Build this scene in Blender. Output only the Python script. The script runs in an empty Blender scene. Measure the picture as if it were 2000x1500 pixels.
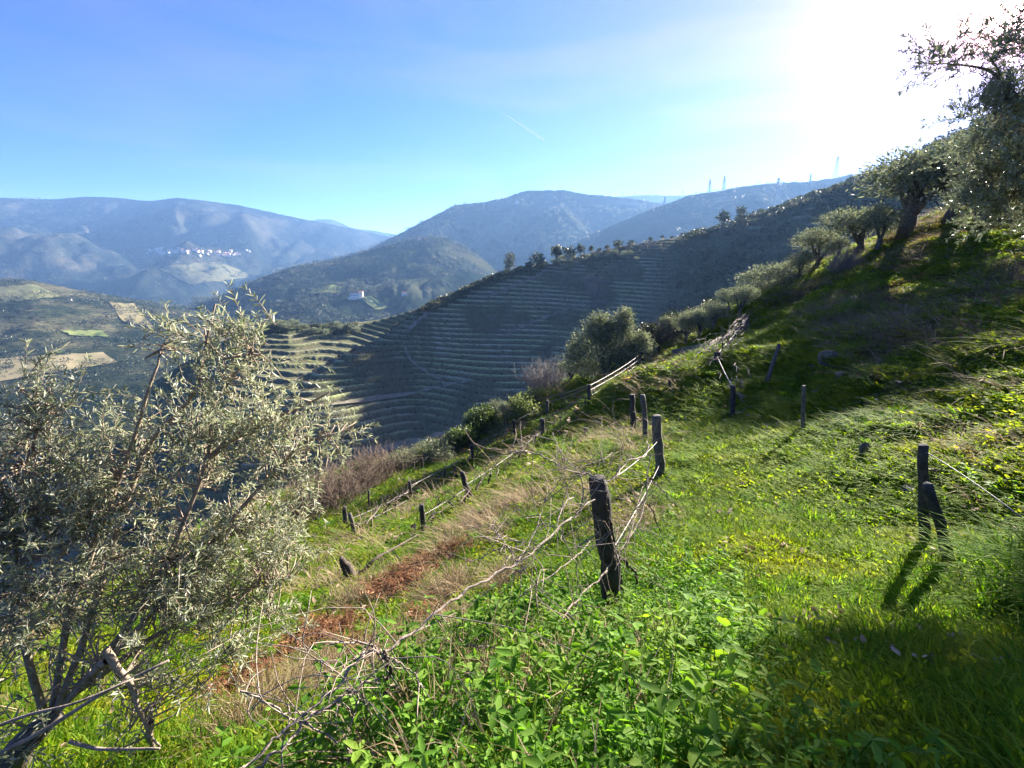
import bpy, math, random
import numpy as np
from mathutils import Vector, Euler
from mathutils.bvhtree import BVHTree

# ------------------------------------------------------------------ camera, sky, sun, exposure
sc = bpy.context.scene
col = sc.collection
R = math.radians
F = 1000.0                                  # focal length in pixels of the 2000 px wide photograph
PITCH = math.atan(250 / 1000)               # the true horizon lies 250 px above the middle row
CP, SP = math.cos(PITCH), math.sin(PITCH)

cam_data = bpy.data.cameras.new("camera")
cam_data.sensor_width = 36.0
cam_data.lens = 18.0
cam_data.clip_start = 0.05
cam_data.clip_end = 40000.0
cam = bpy.data.objects.new("camera", cam_data)
col.objects.link(cam)
cam.rotation_euler = (math.pi / 2 - PITCH, 0, 0)
sc.camera = cam

SUN_AZ, SUN_EL = R(41), R(20.5)
SUN = Vector((math.sin(SUN_AZ) * math.cos(SUN_EL), math.cos(SUN_AZ) * math.cos(SUN_EL), math.sin(SUN_EL)))

world = bpy.data.worlds.new("World")
sc.world = world
world.use_nodes = True
wt = world.node_tree
wt.nodes.clear()


def wn(t, **kw):
    n = wt.nodes.new(t)
    for k, v in kw.items():
        setattr(n, k, v)
    return n


sky = wn('ShaderNodeTexSky', sky_type='NISHITA', sun_disc=False)
sky.sun_elevation = SUN_EL
sky.sun_rotation = SUN_AZ
sky.altitude = 300
sky.air_density = 1.0
sky.dust_density = 0.15
sky.ozone_density = 3.0
tc = wn('ShaderNodeTexCoord')
nrm = wn('ShaderNodeVectorMath', operation='NORMALIZE')
wt.links.new(tc.outputs['Generated'], nrm.inputs[0])
dot = wn('ShaderNodeVectorMath', operation='DOT_PRODUCT')
wt.links.new(nrm.outputs[0], dot.inputs[0])
dot.inputs[1].default_value = SUN


def wmath(op, a, b=None, clamp=False):
    n = wn('ShaderNodeMath', operation=op, use_clamp=clamp)
    for i, x in enumerate((a, b)):
        if x is None:
            continue
        if isinstance(x, (int, float)):
            n.inputs[i].default_value = x
        else:
            wt.links.new(x, n.inputs[i])
    return n.outputs[0]


d0 = wmath('MAXIMUM', dot.outputs['Value'], 0.0)
# the hazy aureole round the low sun
g1 = wmath('MULTIPLY', wmath('POWER', d0, 7.0), 0.22)
g2 = wmath('MULTIPLY', wmath('POWER', d0, 50.0), 0.6)
g3 = wmath('MULTIPLY', wmath('POWER', d0, 600.0), 60.0)
# thin cirrus veil
mp = wn('ShaderNodeMapping')
mp.inputs['Scale'].default_value = (1.3, 1.3, 7.0)
mp.inputs['Rotation'].default_value = (R(12), R(-10), 0)
wt.links.new(nrm.outputs[0], mp.inputs['Vector'])
nz = wn('ShaderNodeTexNoise')
nz.inputs['Scale'].default_value = 2.2
nz.inputs['Detail'].default_value = 7
nz.inputs['Distortion'].default_value = 0.5
wt.links.new(mp.outputs[0], nz.inputs['Vector'])
ci = wmath('MULTIPLY', wmath('SUBTRACT', nz.outputs['Fac'], 0.45, clamp=True), .28, clamp=True)
ci = wmath('MULTIPLY', ci, wmath('ADD', wmath('MULTIPLY', wmath('POWER', d0, 3.0), 0.9), 0.5))
glow = wmath('ADD', wmath('ADD', g1, g2), wmath('ADD', g3, ci))
gl = wn('ShaderNodeVectorMath', operation='SCALE')
gl.inputs[0].default_value = (1.6, 0.74, 0.78)
wt.links.new(glow, gl.inputs['Scale'])
tint = wn('ShaderNodeVectorMath', operation='MULTIPLY')
wt.links.new(sky.outputs[0], tint.inputs[0])
tint.inputs[1].default_value = (0.06, 0.094, 0.19)
add = wn('ShaderNodeVectorMath', operation='ADD')
wt.links.new(tint.outputs[0], add.inputs[0])
wt.links.new(gl.outputs[0], add.inputs[1])
bg = wn('ShaderNodeBackground')
bg.inputs['Strength'].default_value = 0.09
wt.links.new(add.outputs[0], bg.inputs['Color'])
wo = wn('ShaderNodeOutputWorld')
wt.links.new(bg.outputs[0], wo.inputs['Surface'])

sun_data = bpy.data.lights.new("sun", 'SUN')
sun_data.energy = 2.35
sun_data.angle = R(0.6)
sun_data.color = (1.0, 0.93, 0.80)
sun = bpy.data.objects.new("sun", sun_data)
col.objects.link(sun)
sun.rotation_euler = SUN.to_track_quat('Z', 'Y').to_euler()

sc.view_settings.view_transform = 'Standard'
sc.view_settings.look = 'None'
sc.view_settings.gamma = 1.0
sc.view_settings.use_curve_mapping = False
sc.view_settings.exposure = 3.75
sc.cycles.max_bounces = 8
sc.cycles.transparent_max_bounces = 6
sc.cycles.use_denoising = True
sc.cycles.volume_bounces = 0

# ------------------------------------------------------------------ helpers
rng = np.random.default_rng(11)
random.seed(5)


def ray(u, v):
    up = (750 - v) / F
    return np.array([(u - 1000) / F, CP + up * SP, -SP + up * CP])


def P(u, v, Y):
    """the world point at forward distance Y that stands at this place in the photograph"""
    d = ray(u, v)
    return d * (Y / d[1])


def _hash(ix, iy, s):
    h = (ix * 374761393 + iy * 668265263 + s * 1274126177) & 0xFFFFFFFF
    h = ((h ^ (h >> 13)) * 1274126177) & 0xFFFFFFFF
    return ((h ^ (h >> 16)) & 0xFFFF) / 65535.0


def vnoise(x, y, s=0):
    x = np.asarray(x, float); y = np.asarray(y, float)
    ix = np.floor(x).astype(np.int64); iy = np.floor(y).astype(np.int64)
    fx = x - ix; fy = y - iy
    fx = fx * fx * (3 - 2 * fx); fy = fy * fy * (3 - 2 * fy)
    a = _hash(ix, iy, s); b = _hash(ix + 1, iy, s)
    c = _hash(ix, iy + 1, s); d = _hash(ix + 1, iy + 1, s)
    return (a + (b - a) * fx) * (1 - fy) + (c + (d - c) * fx) * fy


def fbm(x, y, o=4, s=0):
    t = 0.0; a = 0.5; n = 0.0
    for i in range(o):
        t = t + a * vnoise(np.asarray(x) * 2 ** i + 17.3 * i, np.asarray(y) * 2 ** i - 9.1 * i, s + i)
        n += a; a *= 0.5
    return t / n


def sstep(a, b, x):
    t = np.clip((x - a) / (b - a), 0, 1)
    return t * t * (3 - 2 * t)


class TPS:
    def __init__(self, pts, lam=1e-3, scale=30.0):
        p = np.asarray(pts, float)
        self.s = scale
        self.c = p[:, :2] / scale
        n = len(p)
        K = self.k(np.linalg.norm(self.c[:, None] - self.c[None], axis=2)) + lam * np.eye(n)
        Q = np.hstack([np.ones((n, 1)), self.c])
        A = np.block([[K, Q], [Q.T, np.zeros((3, 3))]])
        self.w = np.linalg.solve(A, np.concatenate([p[:, 2], np.zeros(3)]))

    @staticmethod
    def k(r):
        return np.where(r > 1e-9, r * r * np.log(np.maximum(r, 1e-9)), 0.0)

    def __call__(self, x, y):
        x = np.asarray(x, float); sh = x.shape
        q = np.stack([x.ravel(), np.asarray(y, float).ravel()], 1) / self.s
        out = np.empty(len(q))
        for i in range(0, len(q), 20000):
            b = q[i:i + 20000]
            K = self.k(np.sqrt(((b[:, None] - self.c[None]) ** 2).sum(2)))
            out[i:i + 20000] = K @ self.w[:-3] + self.w[-3] + b @ self.w[-2:]
        return out.reshape(sh)


def mesh_from(name, V, faces, mat=None, smooth=True, mats=None, midx=None):
    """V: (n,3); faces: list of index arrays, each (m,3) or (m,4)"""
    me = bpy.data.meshes.new(name)
    V = np.asarray(V, np.float32)
    fs = [np.asarray(f, np.int32) for f in (faces if isinstance(faces, list) else [faces]) if len(f)]
    nl = sum(f.size for f in fs); nf = sum(len(f) for f in fs)
    me.vertices.add(len(V)); me.loops.add(nl); me.polygons.add(nf)
    me.vertices.foreach_set('co', V.ravel())
    me.loops.foreach_set('vertex_index', np.concatenate([f.ravel() for f in fs]))
    tot = np.concatenate([np.full(len(f), f.shape[1], np.int32) for f in fs])
    me.polygons.foreach_set('loop_start', np.concatenate([[0], np.cumsum(tot)[:-1]]).astype(np.int32))
    me.polygons.foreach_set('loop_total', tot)
    me.polygons.foreach_set('use_smooth', np.full(nf, smooth))
    for m in (mats or ([mat] if mat else [])):
        me.materials.append(m)
    if midx is not None:
        me.polygons.foreach_set('material_index', np.asarray(midx, np.int32))
    me.update(calc_edges=True)
    return me


def link(name, me, parent=None, loc=None):
    o = bpy.data.objects.new(name, me)
    col.objects.link(o)
    if parent is not None:
        o.parent = parent
    if loc is not None:
        o.location = loc
    return o


def tag(o, label=None, cat=None, group=None, kind=None):
    if label: o['label'] = label
    if cat: o['category'] = cat
    if group: o['group'] = group
    if kind: o['kind'] = kind
    return o


def empty(name, loc, label, cat, group=None, rz=0.0):
    o = bpy.data.objects.new(name, None)
    o.empty_display_size = 0.2
    col.objects.link(o)
    o.location = [float(c) for c in loc]
    o.rotation_euler = (0, 0, rz)
    return tag(o, label, cat, group)


def copy_tree(o, parent=None):
    c = o.copy(); col.objects.link(c)
    if parent is not None:
        c.parent = parent
    for ch in list(o.children):
        copy_tree(ch, c)
    return c


def grid_faces(nr, nc, wrap=False):
    i = np.arange(nr - 1)[:, None]; j = np.arange(nc if wrap else nc - 1)[None]
    j2 = (j + 1) % nc
    a = i * nc + j; b = i * nc + j2; c = (i + 1) * nc + j2; d = (i + 1) * nc + j
    return np.stack([a, b, c, d], 2).reshape(-1, 4)


def set_attr(me, name, arr):
    at = me.attributes.new(name, 'FLOAT', 'POINT')
    at.data.foreach_set('value', np.asarray(arr, np.float32).ravel())


def tubes(chains, k=6):
    """chains: list of (points (n,3), radii (n,)); returns V, faces of all the tubes with end caps"""
    Vs, Fs, off = [], [], 0
    for pts, rad in chains:
        pts = np.asarray(pts, float); rad = np.asarray(rad, float)
        n = len(pts)
        t = np.gradient(pts, axis=0)
        t /= np.linalg.norm(t, axis=1, keepdims=True) + 1e-9
        ref = np.array([0.13, 0.21, 1.0]) if abs(t[0, 2]) < 0.9 else np.array([1.0, 0.17, 0.1])
        a = np.cross(t, ref); a /= np.linalg.norm(a, axis=1, keepdims=True) + 1e-9
        b = np.cross(t, a)
        an = np.arange(k) * 2 * math.pi / k
        V = pts[:, None] + rad[:, None, None] * (np.cos(an)[None, :, None] * a[:, None] + np.sin(an)[None, :, None] * b[:, None])
        V = np.concatenate([V.reshape(-1, 3), pts[-1:]])
        f = grid_faces(n, k, wrap=True)
        j = np.arange(k)
        cap = np.stack([(n - 1) * k + j, (n - 1) * k + (j + 1) % k, np.full(k, n * k), np.full(k, n * k)], 1)
        Vs.append(V); Fs.append((f + off, cap[:, :3] + off)); off += len(V)
    return np.concatenate(Vs), [np.concatenate([f[0] for f in Fs]), np.concatenate([f[1] for f in Fs])]


def curve(pts, n=14):
    """Catmull-Rom through the points"""
    p = np.asarray(pts, float)
    if len(p) == 2:
        return p[0] + (p[1] - p[0]) * np.linspace(0, 1, n)[:, None]
    q = np.concatenate([[2 * p[0] - p[1]], p, [2 * p[-1] - p[-2]]])
    out = []
    m = len(p) - 1
    for t in np.linspace(0, m - 1e-6, n):
        i = int(t); f = t - i
        a, b, c, d = q[i:i + 4]
        out.append(0.5 * (2 * b + (c - a) * f + (2 * a - 5 * b + 4 * c - d) * f * f + (3 * b - a - 3 * c + d) * f ** 3))
    return np.array(out)


# ------------------------------------------------------------------ materials
class NT:
    def __init__(self, name):
        self.m = bpy.data.materials.new(name)
        self.m.use_nodes = True
        self.t = self.m.node_tree
        self.t.nodes.clear()
        self.out = self.n('ShaderNodeOutputMaterial')

    def n(self, t, **kw):
        x = self.t.nodes.new(t)
        for k, v in kw.items():
            setattr(x, k, v)
        return x

    def l(self, a, b):
        self.t.links.new(a, b)

    def put(self, sock, v):
        if isinstance(v, bpy.types.NodeSocket):
            self.l(v, sock)
        else:
            sock.default_value = v if not isinstance(v, tuple) or len(v) != 3 or sock.type != 'RGBA' else (*v, 1)

    def math(self, op, a, b=0.0, clamp=False):
        x = self.n('ShaderNodeMath', operation=op, use_clamp=clamp)
        self.put(x.inputs[0], a); self.put(x.inputs[1], b)
        return x.outputs[0]

    def mix(self, f, a, b, blend='MIX'):
        x = self.n('ShaderNodeMix', data_type='RGBA', blend_type=blend)
        self.put(x.inputs[0], f); self.put(x.inputs[6], a); self.put(x.inputs[7], b)
        return x.outputs[2]

    def noise(self, scale, detail=4, vec=None, rough=0.55, dist=0.0):
        x = self.n('ShaderNodeTexNoise')
        x.inputs['Scale'].default_value = scale; x.inputs['Detail'].default_value = detail
        x.inputs['Roughness'].default_value = rough; x.inputs['Distortion'].default_value = dist
        if vec is None:
            vec = self.pos()
        self.l(vec, x.inputs['Vector'])
        return x.outputs['Fac']

    def pos(self):
        if not hasattr(self, '_pos'):
            self._pos = self.n('ShaderNodeNewGeometry')
        return self._pos.outputs['Position']

    def geo(self, o):
        self.pos()
        return self._pos.outputs[o]

    def ramp(self, f, stops):
        x = self.n('ShaderNodeValToRGB')
        e = x.color_ramp.elements
        while len(e) < len(stops):
            e.new(0.5)
        for i, (p, c) in enumerate(stops):
            e[i].position = p; e[i].color = (*c, 1) if len(c) == 3 else c
        self.put(x.inputs[0], f)
        return x.outputs[0]

    def ss(self, a, b, f):
        x = self.n('ShaderNodeMapRange', interpolation_type='SMOOTHSTEP')
        self.put(x.inputs[0], f)
        x.inputs[1].default_value = a; x.inputs[2].default_value = b
        return x.outputs[0]

    def attr(self, name):
        x = self.n('ShaderNodeAttribute', attribute_name=name)
        return x.outputs['Fac']

    def bump(self, h, strength=0.5, dist=0.1):
        x = self.n('ShaderNodeBump')
        x.inputs['Strength'].default_value = strength; x.inputs['Distance'].default_value = dist
        self.l(h, x.inputs['Height'])
        return x.outputs[0]

    def diffuse(self, c, normal=None, rough=0.9, spec=0.2):
        x = self.n('ShaderNodeBsdfPrincipled')
        self.put(x.inputs['Base Color'], c)
        x.inputs['Roughness'].default_value = rough
        x.inputs['Specular IOR Level'].default_value = spec
        if normal is not None:
            self.l(normal, x.inputs['Normal'])
        return x.outputs[0]

    def done(self, sh):
        self.l(sh, self.out.inputs['Surface'])
        return self.m


def leaf_mat(name, stops, trans=0.45, trans_col=None, back=None, patch=None, patch_scale=0.6, inst=False, rough=0.5, spec=0.3, island=True):
    """thin leaves: varied colour, light shining through, optional paler underside, optional dry patches"""
    t = NT(name)
    if inst:
        r = t.n('ShaderNodeObjectInfo').outputs['Random']
        if island:
            r = t.math('FRACT', t.math('ADD', r, t.geo('Random Per Island')))
    else:
        r = t.geo('Random Per Island')
    c = t.ramp(r, stops)
    if patch is not None:
        c = t.mix(t.ss(0.5, 0.66, t.noise(patch_scale, 3)), c, patch)
    tcol = c
    if back is not None:
        c = t.mix(t.geo('Backfacing'), c, back)
    if trans_col is not None:
        tcol = t.mix(1.0, tcol, trans_col, 'MULTIPLY')
    d = t.diffuse(c, rough=rough, spec=spec)
    tr = t.n('ShaderNodeBsdfTranslucent')
    t.l(tcol, tr.inputs['Color'])
    mx = t.n('ShaderNodeMixShader')
    mx.inputs[0].default_value = trans
    t.l(d, mx.inputs[1]); t.l(tr.outputs[0], mx.inputs[2])
    return t.done(mx.outputs[0])


def bark_mat(name, a, b, scale=12.0, bump=0.6):
    t = NT(name)
    n = t.noise(scale, 6, rough=0.65)
    return t.done(t.diffuse(t.ramp(n, [(0.3, a), (0.7, b)]), t.bump(n, bump, 0.02), 0.85))
# ------------------------------------------------------------------ the near hillside
NEAR = [  # world control points: photograph pixel + forward distance
    (1000, 1500, 1.65), (1600, 1500, 1.5), (2000, 1500, 1.45), (300, 1500, 2.6), (0, 1500, 2.8),
    (1205, 1205, 4.0), (1288, 930, 10.4), (1260, 855, 15), (1431, 818, 18), (1570, 846, 12.5), (1803, 1060, 6.0),
    (1450, 1050, 5.6), (1350, 900, 11), (1600, 1200, 3.9), (1290, 720, 28), (1220, 740, 26), (1360, 700, 30), (1250, 708, 38),
    (1335, 672, 55), (1440, 615, 60), (1500, 568, 68), (1650, 500, 56), (1770, 458, 46), (1850, 420, 41), (2000, 395, 33),
    (1700, 600, 25), (1600, 650, 24), (1560, 700, 20), (1800, 700, 15), (1900, 800, 10), (2000, 640, 14), (2000, 900, 7), (1900, 550, 24), (2000, 500, 24),
    (1700, 900, 9), (2000, 1200, 3.6), (1900, 1100, 4.6), (1450, 660, 32), (1480, 640, 33),
    (680, 1140, 10), (827, 1052, 13.5), (918, 982, 16.5), (697, 1050, 18), (803, 983, 22), (922, 897, 30), (1060, 862, 27), (1151, 795, 34),
    (1030, 800, 38), (850, 885, 34), (680, 920, 33), (400, 1050, 22), (560, 1270, 6.0), (830, 1130, 8.4), (760, 1300, 4.2), (1000, 1000, 11.5),
    (1000, 1200, 4.9), (450, 1400, 3.6), (200, 1250, 6.0), (1120, 740, 42),
]
near_pts = [tuple(P(*c)) for c in NEAR]
near_pts += [(0, 0, -1.75), (0, -4, -1.5), (4, -3, -0.9), (8, 2, -1.2), (-4, -2, -3.6), (-9, 2, -6.6), (-20, 8, -13), (2.2, 1.0, -1.75), (14, 5, 0.2),
             (-40, 20, -30), (-30, 45, -33), (0, 62, -31), (3, 100, -66), (27, 82, -24), (36, 108, -52), (52, 102, -22), (60, 140, -60),
             (50, 80, -6), (50, 62, -1), (48, 46, 3), (80, 70, 0), (90, 20, 16), (40, 5, 9), (30, -20, 7), (0, -40, -4), (-40, -20, -22),
             (-90, 60, -75), (-30, 110, -85), (-80, 0, -50), (100, 120, -40), (120, 60, 6)]
near_tps = TPS(near_pts, lam=2e-3, scale=20.0)


def near_h(x, y):
    x = np.asarray(x, float); y = np.asarray(y, float)
    r = np.hypot(x, y)
    z = near_tps(x, y)
    amp = sstep(0.5, 6, r)
    z = z + amp * (0.22 * (fbm(x * 0.45, y * 0.45, 3, 3) - 0.5) + 0.10 * (fbm(x * 1.9, y * 1.9, 3, 9) - 0.5))
    z = z + 0.5 * sstep(25, 60, r) * (fbm(x * 0.2, y * 0.2, 3, 21) - 0.5)
    # little cattle-track steps on the steep bank
    b = sstep(6.5, 9.0, x) * sstep(5, 9, y)
    z = z + b * 0.9 * (fbm(x * .55, y * .55, 3, 33) - .5) + b * 0.34 * (np.abs(((z * 0.9 + 0.8 * fbm(x * 0.3, y * 0.3, 2, 5)) % 1.0) - 0.5) - 0.25)
    return z


ang = np.concatenate([np.arange(-180, -64, 6.0), np.arange(-64, 64, 0.34), np.arange(64, 180, 6.0)])
rad = 0.3 * 1.0175 ** np.arange(0, 365)
A, RR = np.meshgrid(np.radians(ang), rad)
X = RR * np.sin(A); Y = RR * np.cos(A)
Z = near_h(X, Y)
V = np.stack([X, Y, Z], 2).reshape(-1, 3)
nr, nc = X.shape
Fq = grid_faces(nr, nc, wrap=True)[:, ::-1]
V = np.concatenate([V, [[0, 0, float(near_h(0., 0.))]]])
j = np.arange(nc)
capf = np.stack([(j + 1) % nc, j, np.full(nc, len(V) - 1)], 1)

m = NT("hillside_soil")
n1 = m.noise(0.9, 5); n2 = m.noise(7.0, 5); n3 = m.noise(0.25, 3); n4 = m.noise(45.0, 3)
green = m.ramp(n2, [(0.3, (0.035, 0.06, 0.012)), (0.55, (0.075, 0.115, 0.02)), (0.75, (0.13, 0.15, 0.035))])
dry = m.ramp(n2, [(0.3, (0.07, 0.05, 0.03)), (0.6, (0.17, 0.125, 0.07)), (0.8, (0.26, 0.20, 0.11))])
c = m.mix(m.ss(0.48, 0.62, n1), green, dry)
c = m.mix(m.attr('dry'), c, dry)
c = m.mix(m.math('MULTIPLY', m.ss(0.55, 0.75, n4), 0.5), c, (0.05, 0.04, 0.025))
hb = m.math('ADD', m.math('MULTIPLY', n2, 0.7), n4)
M_hill = m.done(m.diffuse(c, m.bump(hb, 0.8, 0.06), 0.95, 0.1))
me = mesh_from("hillside", V, [Fq, capf], M_hill)
dry_a = sstep(0.52, 0.62, fbm(V[:, 0] * 0.25, V[:, 1] * 0.25, 3, 41)) * sstep(7, 9, V[:, 0]) * sstep(6, 10, V[:, 1])
set_attr(me, 'dry', dry_a)
hillside = tag(link("hillside", me), kind='structure')
bvh_near = BVHTree.FromPolygons(V.tolist(), np.concatenate([Fq[:, [0, 1, 2]], Fq[:, [0, 2, 3]], capf]).tolist())


def hit(bvh, u, v):
    d = Vector(ray(u, v)).normalized()
    r = bvh.ray_cast(Vector((0, 0, 0)), d, 30000)
    return None if r[0] is None else np.array(r[0])


def G(u, v):
    p = hit(bvh_near, u, v)
    if p is None:
        print("MISS near", u, v)
        p = P(u, v, 40)
    return p


# ------------------------------------------------------------------ the terraced vineyard hill across the gully
CREST = [(450, 830, 182), (570, 755, 200), (690, 690, 225), (820, 612, 260), (930, 563, 290), (1000, 535, 303), (1080, 517, 320), (1150, 497, 327),
         (1250, 474, 337), (1400, 445, 347), (1460, 425, 347), (1520, 405, 345), (1620, 370, 335), (1700, 340, 325), (1820, 285, 300), (2000, 200, 280), (2300, 60, 250)]
FACE = [(600, 800, 187), (700, 760, 208), (700, 850, 183), (620, 880, 175), (820, 700, 236), (820, 800, 208), (820, 870, 188), (940, 640, 258),
        (940, 740, 222), (940, 840, 190), (1080, 600, 277), (1080, 700, 237), (1080, 800, 202), (1200, 560, 290), (1200, 660, 245), (1200, 760, 205), (1350, 520, 295),
        (1350, 600, 250), (1500, 470, 295), (1500, 560, 240), (1650, 430, 270), (1700, 520, 220), (1900, 330, 250), (1900, 450, 210)]
spur_pts = []
for c in CREST:
    p = P(*c); spur_pts.append(tuple(p))
    q = p * 1.22; spur_pts.append((q[0] - 8, q[1], q[2] - 26))
    q = p * 1.55; spur_pts.append((q[0] - 20, q[1], q[2] - 90))
for c in FACE:
    spur_pts.append(tuple(P(*c)))
spur_pts += [(-110, 130, -92), (-70, 125, -86), (-20, 120, -84), (40, 125, -78), (100, 130, -62), (160, 135, -40), (230, 120, 0), (-150, 170, -110)]
spur_tps = TPS(spur_pts, lam=2e-3, scale=100.0)


def terrace(z, phase, step, k=1.0, rise=0.42):
    ph = phase / step
    f = ph - np.floor(ph)
    g = sstep(1 - rise, 1.0, f)
    edge = np.exp(-((np.minimum(np.abs(f - 0.0), np.abs(1 - f)) / 0.11) ** 2))
    return z + k * step * (g - f), edge, f


xs = np.arange(-165, 330, 1.25); ys = np.arange(112, 420, 0.62)
X, Y = np.meshgrid(xs, ys)
Z = spur_tps(X, Y)
tx = X / Y                                              # how far along the spur
Zs = Z + 1.2 * (fbm(X * 0.03, Y * 0.03, 3, 4) - 0.5)
vine = sstep(0.36, 0.22, tx + 0.10 * (fbm(X * 0.02, Y * 0.02, 2, 8) - 0.5)) * sstep(-0.8, -0.7, tx)
wood = 1 - vine
phase = Zs + 0.03 * X + 5.0 * (fbm(X * 0.012, Y * 0.012, 2, 77) - 0.5)
block = sstep(0.40, 0.50, fbm(X * 0.022, Y * 0.03, 2, 19))            # abandoned plots carry fainter edges
Zt, edge, frac = terrace(Zs, phase, 2.0)
crest_far = sstep(0, 30, Z - (spur_tps(X * 0.92, Y * 0.92)))  # ignored unless steep
# faint upper terraces on the wooded part
phase2 = Zs + 0.02 * X
Zt2, edge2, _ = terrace(Zs, phase2, 5.0, 0.5)
hi = sstep(0.32, 0.40, tx) * sstep(-8, 6, Z) * sstep(0.75, 0.55, tx)
Zf = Zs * wood * (1 - hi) + Zt * vine + Zt2 * wood * hi
rough = 2.6 * (fbm(X * 0.16, Y * 0.16, 3, 14) - 0.5) * wood * (1 - 0.5 * hi)
Zf = Zf + rough
V = np.stack([X, Y, Zf], 2).reshape(-1, 3)
Fq = grid_faces(*X.shape)
m = NT("vineyard_hill_soil")
n1 = m.noise(0.05, 4); n2 = m.noise(0.6, 5); n3 = m.noise(2.2, 3)
soil = m.ramp(n2, [(0.3, (0.07, 0.072, 0.037)), (0.7, (0.14, 0.135, 0.075))])
edgec = m.ramp(m.noise(0.045, 3), [(0.42, (0.52, 0.49, 0.34)), (0.6, (0.46, 0.52, 0.22))])
c = m.mix(m.math('MULTIPLY', m.attr('edge'), m.ss(0.25, 0.5, n2)), soil, edgec)
scrub = m.ramp(n2, [(0.3, (0.03, 0.042, 0.02)), (0.55, (0.07, 0.082, 0.038)), (0.75, (0.15, 0.14, 0.085))])
c = m.mix(m.attr('wood'), c, scrub)
M_spur = m.done(m.diffuse(c, m.bump(m.math('ADD', n2, n3), 0.9, 0.5), 1.0, 0.05))
me = mesh_from("vineyard_hill", V, Fq, M_spur)
set_attr(me, 'edge', np.clip(edge * vine * (.55 + .45 * block) * sstep(0.25, 0.5, fbm(X * 0.06, Y * 0.06, 3, 31)) + 0.8 * edge2 * wood * hi * sstep(0.5, 0.62, fbm(X * 0.03, Y * 0.03, 3, 91)), 0, 1))
set_attr(me, 'wood', np.clip(wood * (1 - 0.5 * hi), 0, 1))
vineyard_hill = tag(link("vineyard_hill", me), kind='structure')
bvh_spur = BVHTree.FromPolygons(V.tolist(), np.concatenate([Fq[:, [0, 1, 2]], Fq[:, [0, 2, 3]]]).tolist())
spur_grid = dict(X=X, Y=Y, Z=Zf, vine=vine * (.55 + .45 * block), frac=frac, wood=wood, tx=tx)


# ------------------------------------------------------------------ hills and mountains farther off
def T(u, v):
    d = ray(u, v)
    return d[0] / d[1], d[2] / d[1]


def hill(name, crest, foot, mat, n=300, mrows=90, amp=0.10, ns=1.0, seed=0, terr=None, jag=3.0, back=2.2):
    """a ridge from its crest line down to its foot; the slope between carries gullies and shoulders"""
    ct = np.array([(*T(u, v), Yc) for u, v, Yc in crest]); ft = np.array([(*T(u, v), Yf) for u, v, Yf in foot])
    t = np.linspace(ct[0, 0], ct[-1, 0], n)
    dense = np.linspace(0, 1, len(ct))
    cs = np.interp(t, ct[:, 0], ct[:, 1]); cY = np.interp(t, ct[:, 0], ct[:, 2])
    k = np.array([1, 2, 3, 2, 1.0]); k /= k.sum()
    cs = np.convolve(np.pad(cs, 2, 'edge'), k, 'valid')
    fs = np.interp(t, ft[:, 0], ft[:, 1]); fY = np.interp(t, ft[:, 0], ft[:, 2])
    p = np.concatenate([np.linspace(0, 1, mrows), np.linspace(1, back, mrows // 3)[1:]])
    Pm, Tm = np.meshgrid(p, t, indexing='ij')
    Yg = fY + (cY - fY) * Pm
    Xg = Tm * Yg
    zf = fs * fY; zc = cs * cY
    prof = np.where(Pm <= 1, 0.35 * Pm + 0.65 * (Pm ** 1.15), 1 - 0.9 * (Pm - 1) - 0.25 * (Pm - 1) ** 2)
    Zg = zf + (zc - zf) * prof
    H = np.maximum(zc - zf, 1.0)
    L = np.mean(cY) / 7.0 / ns
    # gullies run down the slope: warp along the ridge
    wx = Xg / L + 0.6 * fbm(Xg / L, Yg / L, 2, seed + 50)
    gul = np.abs(2 * fbm(wx, Yg / L * 0.45, 5, seed) - 1)
    w = np.clip(np.sin(np.clip(Pm, 0, 1) * math.pi), 0, 1) ** 0.7
    Zg = Zg + H * amp * 2.2 * w * (gul - 0.28)
    Zg = Zg + jag * (fbm(Xg / L * 22, Yg / L * 22, 3, seed + 9) - 0.5) * np.clip(Pm * 2, 0, 1)
    if terr:
        Zg, edge, _ = terrace(Zg, Zg + 0.0 * Xg, terr, 1.0)
    V = np.stack([Xg, Yg, Zg], 2).reshape(-1, 3)
    Fq = grid_faces(*Xg.shape)[:, ::-1]
    me = mesh_from(name, V, Fq, mat)
    if terr:
        set_attr(me, 'edge', edge * .35)
    o = tag(link(name, me), kind='structure')
    Fq = Fq[:, ::-1]
    return o, BVHTree.FromPolygons(V.tolist(), np.concatenate([Fq[:, [0, 1, 2]], Fq[:, [0, 2, 3]]]).tolist()), (V, Fq)


def mountain_mat(name, dark, mid, pale, s, stripes=0.0, stripe_scale=0.05, lo=0.45, hi=0.65, woods=1.0):
    t = NT(name)
    n1 = t.noise(s, 6, rough=0.6); n2 = t.noise(s * 9, 5, rough=0.7)
    f = t.math('ADD', t.math('MULTIPLY', n1, 0.7), t.math('MULTIPLY', n2, 0.3))
    c = t.ramp(f, [(0.40, dark), (0.5, mid), (0.62, pale)])
    if stripes:
        w = t.n('ShaderNodeTexWave', wave_type='BANDS', bands_direction='Z')
        w.inputs['Scale'].default_value = stripe_scale; w.inputs['Distortion'].default_value = 2.5
        w.inputs['Detail'].default_value = 2; w.inputs['Detail Scale'].default_value = 0.6
        t.l(t.pos(), w.inputs['Vector'])
        k = t.math('MULTIPLY', t.ss(0.55, 0.9, w.outputs['Fac']), t.ss(lo, hi, n1))
        c = t.mix(t.math('MULTIPLY', k, stripes), c, pale)
    return t.done(t.diffuse(c, t.bump(n2, 0.9, 0.25 / s * 0.12), 1.0, 0.0))


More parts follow.
